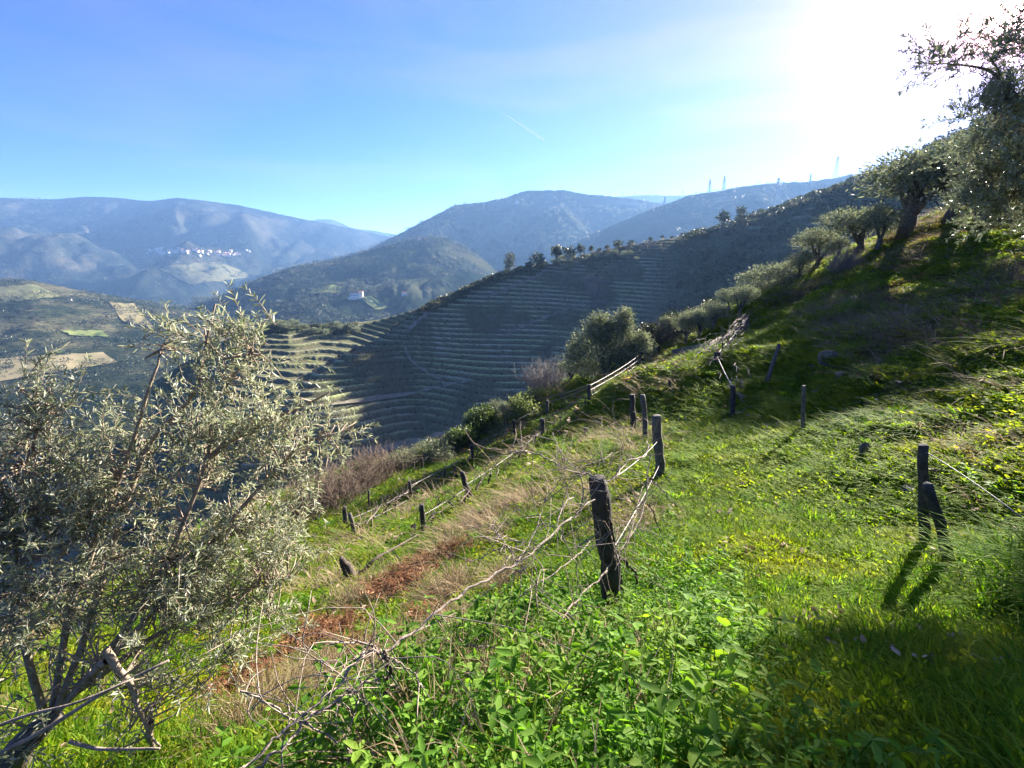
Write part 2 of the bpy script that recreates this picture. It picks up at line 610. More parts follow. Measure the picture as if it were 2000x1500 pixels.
M_far = mountain_mat("far_mountain_scrub", (0.008, 0.012, 0.010), (0.017, 0.021, 0.016), (0.055, 0.050, 0.036), 0.0022, 0.6, 0.05)
M_mid = mountain_mat("mid_mountain_scrub", (0.009, 0.015, 0.009), (0.020, 0.027, 0.016), (0.06, 0.062, 0.036), 0.004, 0.5, 0.08)
M_low = mountain_mat("valley_slope_scrub", (0.010, 0.017, 0.010), (0.024, 0.030, 0.017), (0.10, 0.092, 0.052), 0.006, 0.7, 0.12)

far_mountain, bvh_far, far_geo = hill("far_mountain",
    [(-1100, 330, 3800), (-600, 380, 4000), (-200, 384, 4200), (0, 386, 4300), (50, 388, 4300), (110, 389, 4350), (170, 384, 4400), (230, 386, 4400), (290, 393, 4350),
     (345, 386, 4200), (400, 392, 4250), (470, 401, 4300), (520, 413, 4400), (580, 425, 4500), (640, 437, 4600), (700, 449, 4700), (770, 465, 4900), (860, 500, 5200)],
    [(-1100, 760, 1500), (0, 660, 1900), (250, 625, 2200), (420, 618, 2400), (700, 590, 2900), (860, 580, 3300)], M_far, n=380, mrows=130, amp=0.24, ns=1.4, seed=3, jag=9)
distant_ridge, _, _ = hill("distant_ridge",
    [(480, 450, 7000), (560, 440, 7000), (620, 428, 7000), (650, 428, 7000), (690, 446, 7200), (740, 452, 7300), (775, 458, 7400), (830, 470, 7400), (960, 470, 7400)],
    [(480, 520, 5600), (960, 520, 5600)], M_far, n=120, mrows=40, amp=0.1, seed=12, jag=12)
low_hill, bvh_low, low_geo = hill("valley_slope",
    [(-1000, 470, 1500), (-500, 520, 1400), (0, 546, 1350), (60, 548, 1330), (120, 560, 1300), (200, 578, 1250), (300, 597, 1200), (400, 622, 1100), (520, 660, 950), (650, 720, 800)],
    [(-1000, 980, 350), (0, 880, 430), (300, 860, 450), (650, 860, 450)], M_low, n=260, mrows=110, amp=0.14, ns=0.8, seed=31, jag=5)
farm_hill, bvh_farm, farm_geo = hill("farm_hill",
    [(380, 615, 1500), (440, 580, 1550), (480, 556, 1600), (520, 538, 1650), (580, 520, 1700), (650, 508, 1750), (720, 489, 1800), (790, 470, 1850), (830, 462, 1850),
     (870, 464, 1850), (910, 482, 1800), (950, 512, 1700), (1000, 555, 1550), (1080, 640, 1350)],
    [(380, 690, 900), (600, 680, 880), (800, 670, 880), (1080, 690, 900)], M_mid, n=320, mrows=120, amp=0.13, ns=1.3, seed=42, jag=5)
big_mountain, bvh_big, big_geo = hill("big_mountain",
    [(560, 580, 2600), (680, 506, 2700), (740, 477, 2750), (800, 446, 2800), (850, 420, 2850), (890, 400, 2900), (940, 396, 2900), (985, 386, 2950), (1025, 373, 3000),
     (1060, 372, 3000), (1100, 371, 3000), (1140, 379, 3000), (1180, 382, 3050), (1240, 389, 3100), (1320, 402, 3200), (1450, 430, 3300), (1600, 470, 3400)],
    [(560, 660, 1700), (800, 620, 1700), (1050, 600, 1700), (1600, 600, 1700)], M_mid, n=360, mrows=120, amp=0.2, ns=1.3, seed=55, jag=8)
back_ridge, bvh_back, _ = hill("back_ridge",
    [(1120, 400, 5200), (1200, 384, 5200), (1260, 381, 5200), (1330, 382, 5200), (1400, 378, 5200), (1500, 376, 5200), (1700, 380, 5200)],
    [(1120, 480, 3800), (1700, 480, 3800)], M_far, n=150, mrows=40, amp=0.1, seed=66, jag=8)
right_ridge, bvh_right, right_geo = hill("ridge_with_pylons",
    [(980, 580, 1800), (1060, 515, 1950), (1130, 470, 2050), (1200, 438, 2100), (1260, 413, 2150), (1310, 395, 2200), (1350, 380, 2200), (1400, 374, 2250), (1450, 364, 2250),
     (1520, 357, 2300), (1580, 355, 2300), (1640, 346, 2300), (1700, 335, 2300), (1780, 312, 2250), (1900, 270, 2200), (2200, 190, 1700), (2700, 160, 1450)],
    [(980, 660, 1200), (1300, 640, 1100), (1700, 600, 1000), (2700, 560, 900)], M_mid, n=340, mrows=110, amp=0.11, ns=1.1, seed=71, jag=6)
tail_hill, bvh_tail, tail_geo = hill("terraced_tail_hill",
    [(300, 790, 280), (380, 715, 300), (450, 662, 320), (510, 640, 335), (560, 634, 340), (620, 641, 345), (690, 638, 350), (740, 625, 350), (790, 610, 350), (860, 595, 345), (960, 590, 330)],
    [(300, 900, 200), (450, 800, 215), (600, 770, 225), (700, 735, 240), (860, 690, 260), (960, 690, 260)], M_spur, n=300, mrows=170, amp=0.04, ns=2.5, seed=81, terr=1.6, jag=0.4, back=1.6)
set_attr(tail_hill.data, 'wood', sstep(0.45, 0.6, fbm(tail_geo[0][:, 0] * 0.02, tail_geo[0][:, 1] * 0.02, 3, 5)) * sstep(0.80, 0.95, np.tile(1.0, len(tail_geo[0]))))

# valley floor out to the horizon
m = NT("valley_floor_scrub")
c = m.ramp(m.noise(0.004, 6), [(0.4, (0.03, 0.035, 0.018)), (0.6, (0.09, 0.085, 0.045))])
M_floor = m.done(m.diffuse(c, rough=1.0, spec=0))
g = np.linspace(-14000, 14000, 60)
X, Y = np.meshgrid(g, g + 6000)
Z = -420 + 60 * fbm(X / 1500, Y / 1500, 3, 2)
tag(link("valley_floor", mesh_from("valley_floor", np.stack([X, Y, Z], 2).reshape(-1, 3), grid_faces(*X.shape), M_floor)), kind='structure')

# the air
HZ = bpy.data.materials.new("valley_haze")
HZ.use_nodes = True
ht = HZ.node_tree
ht.nodes.clear()
pv = ht.nodes.new('ShaderNodeVolumePrincipled')
pv.inputs['Color'].default_value = (0.28, 0.53, 1.0, 1)
pv.inputs['Absorption Color'].default_value = (0, 0, 0, 1)
pv.inputs['Density'].default_value = 7.5e-5
pv.inputs['Anisotropy'].default_value = 0.25
ho = ht.nodes.new('ShaderNodeOutputMaterial')
ht.links.new(pv.outputs[0], ho.inputs['Volume'])
x0, x1, y0, y1, z0, z1 = -14200, 14200, -8200, 20200, -480, 560
Vb = [(x0, y0, z0), (x1, y0, z0), (x1, y1, z0), (x0, y1, z0), (x0, y0, z1), (x1, y0, z1), (x1, y1, z1), (x0, y1, z1)]
Fb = [(3, 2, 1, 0), (4, 5, 6, 7), (0, 1, 5, 4), (1, 2, 6, 5), (2, 3, 7, 6), (3, 0, 4, 7)]
tag(link("haze", mesh_from("haze", Vb, np.array(Fb), HZ, smooth=False)), kind='stuff')
# ------------------------------------------------------------------ shapes for plants
def norm(a):
    return a / (np.linalg.norm(a, axis=-1, keepdims=True) + 1e-9)


def leaf_set(pos, d, n, L, W, kind='lance'):
    """many leaves: base points, directions, face normals, lengths and widths"""
    pos = np.asarray(pos, float); d = norm(np.asarray(d, float))
    s = norm(np.cross(n, d)); n = np.cross(d, s)
    if kind == 'lance':
        tpl = [(0, 0, 0), (.30, .42, .03), (.30, 0, -.05), (.30, -.42, .03), (.70, .38, .0), (.70, 0, -.08), (.70, -.38, .0), (1, 0, -.10)]
        q = [(1, 2, 5, 4), (2, 3, 6, 5)]; tr = [(0, 2, 1), (0, 3, 2), (4, 5, 7), (5, 6, 7)]
    elif kind == 'round':
        tpl = [(0, 0, 0), (.35, .5, .06), (.4, 0, -.04), (.35, -.5, .06), (.8, .34, -.02), (.8, -.34, -.02), (1, 0, -.1)]
        q = [(1, 2, 6, 4), (2, 3, 5, 6)]; tr = [(0, 2, 1), (0, 3, 2)]
    elif kind == 'blade':
        tpl = [(0, .5, 0), (0, -.5, 0), (.45, .42, .05), (.45, -.42, .05), (.8, .26, -.04), (.8, -.26, -.04), (1, 0, -.16)]
        q = [(0, 1, 3, 2), (2, 3, 5, 4)]; tr = [(4, 5, 6)]
    else:                                    # kite
        tpl = [(0, 0, 0), (.45, .5, .03), (1, 0, -.04), (.45, -.5, .03)]
        q = [(0, 3, 2, 1)]; tr = []
    tpl = np.array(tpl)
    L = np.broadcast_to(L, (len(pos),)); W = np.broadcast_to(W, (len(pos),))
    V = (pos[:, None] + tpl[None, :, 0, None] * (d * L[:, None])[:, None] + tpl[None, :, 1, None] * (s * W[:, None])[:, None]
         + tpl[None, :, 2, None] * (n * L[:, None])[:, None])
    off = np.arange(len(pos))[:, None, None] * len(tpl)
    Fs = []
    if q: Fs.append((np.array(q)[None] + off).reshape(-1, 4))
    if tr: Fs.append((np.array(tr)[None] + off).reshape(-1, 3))
    return V.reshape(-1, 3), Fs


def merge(parts):
    Vs, Fs, off = [], [], 0
    for V, F in parts:
        Vs.append(V); Fs += [f + off for f in F]; off += len(V)
    q = [f for f in Fs if f.shape[1] == 4]; t = [f for f in Fs if f.shape[1] == 3]
    return np.concatenate(Vs), [np.concatenate(x) for x in (q, t) if x]


def rdir(n, up=0.0, r=rng):
    d = r.normal(size=(n, 3)); d[:, 2] += up
    return norm(d)


M_bark = bark_mat("olive_bark", (0.045, 0.038, 0.030), (0.15, 0.13, 0.105), 9.0)
M_twig = bark_mat("olive_twig", (0.16, 0.12, 0.085), (0.33, 0.27, 0.20), 25.0, 0.3)
M_dark_bark = bark_mat("dark_bark", (0.02, 0.016, 0.012), (0.07, 0.055, 0.045), 14.0)
M_cane = bark_mat("vine_cane_bark", (0.12, 0.092, 0.07), (0.36, 0.29, 0.235), 30.0, 0.5)
M_vine = bark_mat("vine_trunk_bark", (0.025, 0.018, 0.014), (0.11, 0.085, 0.065), 22.0, 0.9)
M_post = bark_mat("weathered_post", (0.018, 0.017, 0.015), (0.075, 0.068, 0.06), 14.0, 0.9)
M_post2 = bark_mat("grey_post", (0.05, 0.045, 0.038), (0.15, 0.135, 0.115), 14.0, 0.9)
M_olive = leaf_mat("olive_leaf", [(0.0, (0.09, 0.12, 0.055)), (0.4, (0.21, 0.24, 0.12)), (0.8, (0.31, 0.33, 0.19)), (1.0, (0.40, 0.37, 0.23))], 0.48,
                   back=(0.44, 0.46, 0.37), rough=0.45, spec=0.3)
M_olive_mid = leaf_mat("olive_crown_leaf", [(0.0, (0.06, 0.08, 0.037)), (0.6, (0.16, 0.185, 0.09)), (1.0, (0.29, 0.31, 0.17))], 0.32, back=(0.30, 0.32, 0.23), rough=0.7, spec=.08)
M_olive_shade = leaf_mat("olive_leaf_shaded", [(0.0, (0.05, 0.07, 0.04)), (0.6, (0.13, 0.155, 0.09)), (1.0, (0.24, 0.26, 0.15))], 0.3, back=(0.32, 0.35, 0.27), rough=0.45, spec=.3)  # darker olive leaf: the boughs' backlit shade is put into the colour
M_dark_leaf = leaf_mat("dark_evergreen_leaf", [(0.0, (0.015, 0.025, 0.010)), (0.7, (0.04, 0.055, 0.02)), (1.0, (0.08, 0.09, 0.04))], 0.25)
M_green_leaf = leaf_mat("green_bush_leaf", [(0.0, (0.03, 0.055, 0.012)), (0.6, (0.08, 0.12, 0.025)), (1.0, (0.15, 0.19, 0.05))], 0.45)
M_lime_leaf = leaf_mat("lime_bush_leaf", [(0.0, (0.08, 0.11, 0.025)), (0.6, (0.15, 0.19, 0.05)), (1.0, (0.24, 0.27, 0.08))], 0.45)
M_bare = bark_mat("bare_twig", (0.07, 0.05, 0.035), (0.19, 0.14, 0.10), 6.0, 0.1)
M_bare_grey = bark_mat("bare_grey_twig", (0.11, 0.10, 0.09), (0.27, 0.245, 0.22), 6.0, 0.1)


def tree_meshes(name, seed, lobes, trunk_h, forks, r0, n, L, W, lmat, bmat, per=7, spread=0.14, shell=0.45, lean=(0, 0), kind='kite'):
    """a tree one unit... in metres: trunk with limbs to the lobes, crown of leaf sprays filling the lobes' outer shells"""
    r = np.random.default_rng(seed)
    lobes = np.array(lobes, float)              # x y z rx ry rz weight
    top = np.array([lean[0], lean[1], trunk_h])
    ch = [(curve([(0, 0, -0.25), (lean[0] * .3 + r.normal() * .04, lean[1] * .3, trunk_h * .5), top], 7), np.linspace(r0 * 1.35, r0, 7))]
    for lb in lobes[:forks]:
        e = lb[:3] + np.array([0, 0, lb[5] * .35])
        mid = top * .5 + e * .5 + r.normal(size=3) * .12 * np.array([1, 1, .3]) + np.array([0, 0, -.05])
        c = curve([top - np.array([0, 0, .08]), mid, e], 8)
        ch.append((c, np.linspace(r0 * .7, r0 * .12, 8)))
        for k in range(4):
            i = r.integers(3, 8)
            d = rdir(1, 0.3, r)[0] * lb[3:6] * .9
            ch.append((curve([c[i], c[i] + d * .5 + r.normal(size=3) * .05, c[i] + d], 5), np.linspace(r0 * .22, r0 * .05, 5)))
    Vt, Ft = tubes(ch, 5)
    tm = mesh_from(name + "_trunk", Vt, Ft, bmat)
    w = lobes[:, 6] / lobes[:, 6].sum()
    k = r.choice(len(lobes), n // per, p=w)
    d = rdir(len(k), 0.15, r)
    rad = shell + (1 - shell) * r.random(len(k)) ** 0.6
    cen = lobes[k, :3] + d * lobes[k, 3:6] * (rad * (0.8 + 0.4 * vnoise(d[:, 0] * 3 + k * 5, d[:, 1] * 3 + d[:, 2] * 2, seed)))[:, None]
    pos = np.repeat(cen, per, 0) + r.normal(size=(len(k) * per, 3)) * spread
    dd = norm(np.repeat(d, per, 0) + r.normal(size=pos.shape) * .9 + np.array([0, 0, .15]))
    Ls = L * (0.6 + 0.8 * r.random(len(pos)))
    Vc, Fc = leaf_set(pos, dd, rdir(len(pos), 0.6, r), Ls, Ls * W / L, kind)
    return tm, mesh_from(name + "_crown", Vc, Fc, lmat)


def twig_mesh(name, seed, w, h, n, mat, r0=0.02, sub=4, spread=0.6):
    """a bare shrub: stems that fan out and fork into fine twigs"""
    r = np.random.default_rng(seed)
    ch = []
    for i in range(n):
        a = r.random() * 2 * math.pi; rr = math.sqrt(r.random())
        b = np.array([math.cos(a), math.sin(a), 0]) * rr * w * .35 + np.array([0, 0, -.08])
        e = np.array([math.cos(a) * rr * w * .5 * (0.8 + spread * r.random()), math.sin(a) * rr * w * .5 * (0.8 + spread * r.random()), h * (0.55 + 0.45 * r.random()) * (1 - .35 * rr * rr)])
        e[:2] += r.normal(size=2) * w * .1
        c = curve([b, (b + e) / 2 + r.normal(size=3) * .06 * h, e], 5)
        ch.append((c, np.linspace(r0, r0 * .35, 5)))
        for k in range(sub):
            s = c[r.integers(1, 5)]
            d = norm((e - b) + r.normal(size=3) * np.linalg.norm(e - b) * .55)
            ch.append((curve([s, s + d * h * .18 + r.normal(size=3) * .02 * h, s + d * h * (.2 + .25 * r.random())], 3), np.linspace(r0 * .5, r0 * .2, 3)))
    V, F = tubes(ch, 3)
    return mesh_from(name, V, F, mat)


def olive_lobes(seed, w=1.0, flat=1.0, n=6):
    r = np.random.default_rng(seed)
    out = []
    for i in range(n):
        a = i * 2 * math.pi / n + r.random()
        rr = w * (.35 + .35 * r.random())
        out.append((math.cos(a) * rr, math.sin(a) * rr, 2.2 * flat + r.random() * .9 * flat, w * .62, w * .62, .55 + .25 * r.random(), 1))
    out.append((0, 0, 2.9 * flat + .2, w * .7, w * .7, .7, 1.1))
    return out


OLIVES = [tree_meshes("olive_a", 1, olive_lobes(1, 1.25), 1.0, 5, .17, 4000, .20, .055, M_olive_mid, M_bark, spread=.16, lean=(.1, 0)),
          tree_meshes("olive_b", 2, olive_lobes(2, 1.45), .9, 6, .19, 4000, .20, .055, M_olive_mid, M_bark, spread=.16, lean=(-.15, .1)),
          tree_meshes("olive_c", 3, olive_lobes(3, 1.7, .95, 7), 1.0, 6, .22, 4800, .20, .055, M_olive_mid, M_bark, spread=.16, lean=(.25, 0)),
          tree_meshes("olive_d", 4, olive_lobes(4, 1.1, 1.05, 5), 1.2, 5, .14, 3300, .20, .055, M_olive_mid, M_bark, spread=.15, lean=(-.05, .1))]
DARKS = [tree_meshes("dark_bush_a", 5, [(0, 0, 1.4, 1.6, 1.4, 1.3, 2), (1.1, 0, 1.0, 1.1, 1.1, .9, 1), (-1.1, .2, 1.1, 1.1, 1.1, 1.0, 1), (.3, .3, 2.2, .9, .9, .7, .8)], .7, 4, .12, 5000, .2, .11, M_dark_leaf, M_dark_bark, spread=.2, shell=.6),
         tree_meshes("dark_bush_b", 6, [(0, 0, 1.5, 1.5, 1.5, 1.4, 2), (.9, 0, 1.9, 1.0, 1.0, .8, 1), (-.9, .1, 1.0, 1.2, 1.1, .9, 1)], .7, 3, .12, 4500, .2, .11, M_dark_leaf, M_dark_bark, spread=.2, shell=.6)]
GREENS = tree_meshes("green_bush", 7, [(0, 0, 1.2, 1.3, 1.2, 1.2, 2), (.7, 0, 1.5, .9, .9, .9, 1), (-.8, 0, .9, .9, .9, .8, 1)], .4, 3, .06, 4500, .17, .10, M_green_leaf, M_dark_bark, spread=.16, shell=.55)
LIME = tree_meshes("lime_bush", 8, [(0, 0, 1.0, 1.2, 1.1, .9, 2), (.8, 0, .9, .9, .9, .8, 1), (-.8, 0, .8, .9, .9, .7, 1)], .3, 3, .05, 4000, .17, .07, M_lime_leaf, M_bare, spread=.16, shell=.5)
GREYB = tree_meshes("grey_bush", 9, [(0, 0, 1.0, 1.3, 1.2, .95, 2), (.9, 0, .8, .9, .9, .7, 1), (-.9, 0, .8, .9, .9, .7, 1)], .3, 3, .05, 4200, .17, .05, M_olive_mid, M_bare_grey, spread=.15, shell=.45)
BIGOL = tree_meshes("bushy_olive", 10, [(-1.0, 0, 2.6, 1.9, 1.7, 2.2, 3), (.9, 0, 3.4, 1.3, 1.3, 2.0, 2.4), (-.6, 0, 4.3, 1.0, 1.0, 1.1, 1.2), (1.25, 0, 4.9, .55, .6, .9, .7), (2.6, .1, 2.2, 1.2, 1.2, 1.6, 1.6), (2.7, .1, 3.3, .5, .5, .7, .4), (-2.2, .1, 1.9, 1.0, 1.0, 1.3, 1)],
                    .8, 5, .2, 26000, .19, .07, M_olive_mid, M_bark, spread=.2, shell=.4)


def plant(kindname, meshes, u, v, px, label, cat, group=None, wide=1.0, rz=None, unit=None, bvh=None, part=("trunk", "crown")):
    """stand a plant on the hillside at the ground seen at pixel (u, v), px pixels tall"""
    p = None
    while p is None or np.linalg.norm(p) > (110 if bvh is None else 1e9):
        p = hit(bvh or bvh_near, u, v); v += 3
        if v > 1500: return None
    dep = p[1] * CP - p[2] * SP
    h = px * dep / F / CP
    s = h / unit
    if px > 70: print('plant', u, v, p.round(1), 'h', round(h, 1))
    o = empty(kindname, p, label, cat, group, random.uniform(0, 6.28) if rz is None else rz)
    o.scale = (s * wide, s * wide, s)
    for me, nm in zip(meshes, part):
        link(nm, me, o)
    return o


def uh(meshes):
    z = np.empty(len(meshes[-1].vertices) * 3, np.float32)
    meshes[-1].vertices.foreach_get('co', z)
    return float(np.percentile(z[2::3], 99.3))


U = {id(m[1]): uh(m) for m in OLIVES + DARKS + [GREENS, LIME, GREYB, BIGOL]}


def uz(m):
    return U[id(m[1])]


gO = "olive trees along the slope below the ridge"
for nm, ms, u, v, px, wd, lab, cat in [
    ("olive_tree", BIGOL, 1182, 748, 134, 1.0, "tall bushy grey-green olive tree with several peaks beside the wires, at the gully", "olive tree"),
    ("olive_tree", OLIVES[1], 1113, 748, 44, 1.25, "low pale green olive below and beside the tall bushy olive tree", "olive tree"),
    ("olive_tree", OLIVES[3], 1303, 670, 50, 1.0, "slender grey olive tree behind the fork-trunked olive on the grass terraces", "olive tree"),
    ("olive_tree", OLIVES[0], 1338, 674, 64, 1.05, "olive tree with a clear forked trunk standing on the bright grass terrace", "olive tree"),
    ("olive_tree", OLIVES[3], 1366, 668, 62, 1.0, "thin straight-trunked olive tree uphill of the fork-trunked one", "olive tree"),
    ("olive_tree", OLIVES[2], 1392, 648, 56, 1.1, "wide pale olive crown between the straight-trunked olive and the upper grass bank", "olive tree"),
    ("olive_tree", OLIVES[1], 1446, 622, 62, 1.15, "broad olive tree right above the end post of the vine row", "olive tree"),
    ("olive_tree", OLIVES[2], 1420, 612, 46, 1.0, "olive crown half hidden behind the broad olive above the vine row", "olive tree"),
    ("olive_tree", GREYB, 1500, 572, 52, 1.25, "dome-shaped grey olive bush alone on the skyline of the near slope", "olive tree"),
    ("olive_tree", GREYB, 1548, 548, 38, 1.2, "small low olive bush just above the dome-shaped one", "olive tree"),
    ("olive_tree", OLIVES[1], 1592, 530, 78, 1.3, "dark-crowned olive tree below the leaning open-trunked olive", "olive tree"),
    ("olive_tree", OLIVES[2], 1668, 506, 92, 1.35, "olive with a thick open trunk on the lit grass crest", "olive tree"),
    ("olive_tree", OLIVES[2], 1768, 462, 150, 1.4, "large old olive with a dark leaning trunk high on the crest", "olive tree"),
    ("olive_tree", OLIVES[1], 1850, 436, 128, 1.4, "dense olive crown behind and above the leaning dark trunk", "olive tree"),
    ("olive_tree", OLIVES[2], 1925, 428, 165, 1.35, "high-crowned olive behind the boughs that hang in against the sun", "olive tree"),
    ("olive_tree", OLIVES[0], 1562, 545, 52, 1.3, "small round-topped olive between the dome-shaped bush and the dark-crowned olive", "olive tree"),
    ("olive_tree", OLIVES[3], 1628, 522, 52, 1.4, "olive crown filling the gap between the dark-crowned and the open-trunked olive", "olive tree"),
    ("olive_tree", OLIVES[0], 1712, 492, 86, 1.3, "spreading olive just downhill of the old one with the leaning trunk", "olive tree"),
    ("evergreen_bush", DARKS[0], 1268, 645, 46, 1.05, "lowest dark evergreen bush at the gully edge below the olives", "bush"),
    ("evergreen_bush", DARKS[1], 1312, 628, 46, 1.0, "dark evergreen bush in the middle of the three behind the olives", "bush"),
    ("evergreen_bush", DARKS[0], 1350, 618, 36, 1.1, "topmost dark evergreen bush behind the pale olive crowns", "bush"),
    ("evergreen_bush", DARKS[1], 1388, 606, 38, 1.0, "small dark bush peeking over the olive crowns near the wooded slope", "bush"),
    ("green_bush", GREENS, 940, 848, 54, 1.05, "round leafy green bush on the lower edge of the vine slope", "bush"),
    ("green_bush", LIME, 1022, 816, 44, 1.15, "bright yellow-green bush on the lower edge beside the posts", "bush"),
    ("green_bush", LIME, 1044, 792, 34, 1.2, "low leafy bush at the gully edge below the bare twiggy tree", "bush"),
    ("green_bush", GREENS, 903, 880, 46, 1.1, "olive-green bush between the silvery bushes and the round leafy one", "bush"),
    ("grey_bush", OLIVES[3], 986, 838, 54, .7, "thin upright grey bush between the leafy green and the yellow-green bush", "bush"),
    ("grey_bush", GREYB, 968, 800, 40, .6, "tiny pale bush sticking up behind the upright grey bush", "bush"),
    ("grey_bush", GREYB, 850, 898, 38, 1.5, "wide silvery bush below the brown twiggy shrub on the slope edge", "bush"),
    ("grey_bush", GREYB, 793, 914, 36, 1.2, "silvery round bush next to the tangle of brown twigs", "bush"),
    ("grey_bush", GREYB, 760, 922, 28, 1.1, "smallest silvery bush at the foot of the brown thicket", "bush"),
]:
    plant(nm, ms, u, v, px, lab, cat, gO if cat == "olive tree" else "bushes on the edge of the vine slope", wd, unit=uz(ms), rz=0.0 if ms is BIGOL else None)

TW = [twig_mesh("twig_a", 3, 2.6, 1.6, 150, M_bare, .016, 7), twig_mesh("twig_b", 4, 2.8, 2.0, 150, M_bare_grey, .018, 7), twig_mesh("twig_c", 5, 2.4, 1.3, 170, M_bare, .014, 6)]
for ms, u, v, px, wd, lab in [
    (TW[1], 1072, 752, 54, 1.1, "bare grey twiggy tree behind the low pale olive"),
    (TW[0], 1270, 672, 44, 1.2, "leafless purplish shrub between the tall bushy olive and the grass terrace"),
    (TW[0], 1228, 690, 40, 1.0, "leafless shrub tucked against the tall bushy olive tree"),
    (TW[0], 876, 884, 36, 1.0, "small leafless shrub between the silvery bush and the olive-green one"),
    (TW[0], 735, 940, 56, 1.3, "reddish-brown leafless thicket at the bottom edge of the vine slope"),
    (TW[2], 690, 958, 56, 1.4, "tan leafless thicket next to the tips of the big olive's branches"),
    (TW[0], 650, 985, 60, 1.3, "brown leafless thicket partly behind the big olive's branches"),
    (TW[2], 610, 1010, 60, 1.3, "dry brown thicket lowest on the slope behind the big olive"),
    (TW[1], 1645, 530, 40, 1.0, "grey leafless shrub under the olive with the open trunk"),
]:
    plant("leafless_shrub", [ms], u, v, px, lab, "shrub", "leafless shrubs on the slope", wd, unit=1.55 if ms is not TW[1] else 1.9, part=("stems",))
# ------------------------------------------------------------------ vine rows: posts, wires, vines
def along(u, v, Y):
    return P(u, v, Y)


def post_mesh(pts_b, pts_t, r, k, seed, mat, below=0.25):
    rr = np.random.default_rng(seed)
    b = np.array(pts_b); t = np.array(pts_t)
    ax = t - b; Ls = np.linalg.norm(ax); ax /= Ls
    n = 9
    f = np.linspace(-below / Ls, 1, n)
    pts = f[:, None] * (t - b)[None] + rr.normal(size=(n, 3)) * r * .10
    rad = r * (1.08 - .18 * np.clip(f, 0, 1)) * (1 + rr.normal(size=n) * .05)
    pts = np.vstack([pts, pts[-1] + ax * r * .12]); rad = np.append(rad, rad[-1] * .78)
    V, Fc = tubes([(pts, rad)], k)
    V = V + (vnoise(V[:, 0] * 40, V[:, 1] * 40 + V[:, 2] * 6, seed) - .5)[:, None] * r * .35 * np.array([1, 1, .1])
    return mesh_from("post_shaft", V, Fc, mat, smooth=k > 8)


POSTS = {}


def post(key, ub, vb, ut, vt, rpx, label, mat=None, name="vine_post", Y=None):
    p = G(ub, vb) if Y is None else P(ub, vb, Y)
    t = P(ut, vt, p[1])
    dep = p[1] * CP - p[2] * SP
    r = max(rpx * dep / F, 0.026)
    me = post_mesh(p, t, r, 10, int(ub), mat or M_post)
    o = link(name, me, None, p.tolist())
    tag(o, label, "vine post", "wooden posts of the vine rows")
    POSTS[key] = (p, t, r)
    return o


post('p1', 1203, 1207, 1167, 932, 18.5, "thick black wooden post closest to the camera, tangled in pale vine canes")
post('p2', 1291, 937, 1281, 813, 9.5, "stout dark post next along the row from the thick black one", M_post2)
post('p3', 1262, 862, 1256, 771, 5, "tall thin post rising from dry grass behind the stout dark post", M_post2)
post('p5', 1253, 720, 1252, 688, 3, "dark post at the far end of the bundle of wires beside the bushy olive")
post('p6', 1151, 797, 1151, 751, 4, "dark post at the near end of the bundle of wires")
post('p7', 1060, 864, 1059, 818, 5, "stocky dark post standing at the end of the strip of shade")
post('p8', 1069, 810, 1069, 782, 3, "thin post in front of the shade left of the wire bundle", M_post2)
post('p9', 1048, 803, 1047, 775, 2.4, "thin post against the low leafy bush at the gully edge")
post('p10', 1006, 853, 1003, 820, 2.8, "slim post upright below the yellow-green bush")
post('p11', 992, 833, 990, 808, 2.2, "small post just under the upright grey bush", M_post2)
post('p12', 925, 903, 920, 868, 3.2, "slim leaning post below the olive-green bush")
post('p13', 923, 984, 901, 922, 5, "strongly leaning grey post with a short stub beside its head")
post('p13b', 890, 942, 888, 912, 3.2, "short dark stub standing beside the head of the leaning post")
post('p14', 829, 1056, 823, 985, 5.2, "upright dark post with pruned low vines at its foot")
post('p15', 805, 987, 799, 940, 3.4, "upright post in the lowest row beside a bed of dry twigs")
post('p16', 697, 1054, 683, 1003, 4, "leaning grey post near the tips of the big olive's branches", M_post2)
post('p17', 675, 1032, 673, 991, 4.6, "short thick dark post right beside the leaning grey one")
post('p18', 826, 920, 824, 894, 2.0, "tiny post at the edge below the silvery bushes")
post('p19', 1145, 856, 1144, 836, 4.5, "broken-off stump of a post in the middle of the grass slope")
post('p20', 1430, 822, 1432, 753, 5.2, "dark post alone on the shaded terrace, a dry cane above it")
post('p21', 1568, 850, 1570, 754, 4.2, "thin mossy post at the foot of the shaded bank", M_post2)
post('p22', 1308, 764, 1308, 740, 3, "short post at the edge of the sunlit leaf-strewn patch")
post('p23', 1286, 696, 1286, 677, 3, "small dark post in front of the olive with the forked trunk")
post('p24', 1456, 646, 1459, 618, 4, "end post of the uppermost vine row, wrapped in canes")
post('p25', 1402, 716, 1401, 688, 6, "thick cane-wrapped post where the uppermost row begins")
post('p26', 1806, 1082, 1803, 868, 8.5, "upright slate-blue post with a leaning brace beside the tall grass")
post('p27', 1858, 1100, 1812, 945, 9.5, "heavy leaning brace propped against the slate-blue post")
post('p28', 1497, 750, 1522, 672, 4, "leaning dead pole on the shaded bank", M_post2)
post('p29', 1238, 852, 1234, 770, 5.5, "crooked dark post behind the tall thin one, thick with old vine wood")
post('p30', 722, 1000, 720, 958, 2.0, "thin post in front of the brown thicket")

M_wire = NT("rusty_wire")
M_wire = M_wire.done(M_wire.diffuse((0.22, 0.19, 0.17), rough=0.5, spec=0.5))


def at_post(k, f, side=0.0):
    b, t, r = POSTS[k]
    return b + (t - b) * f


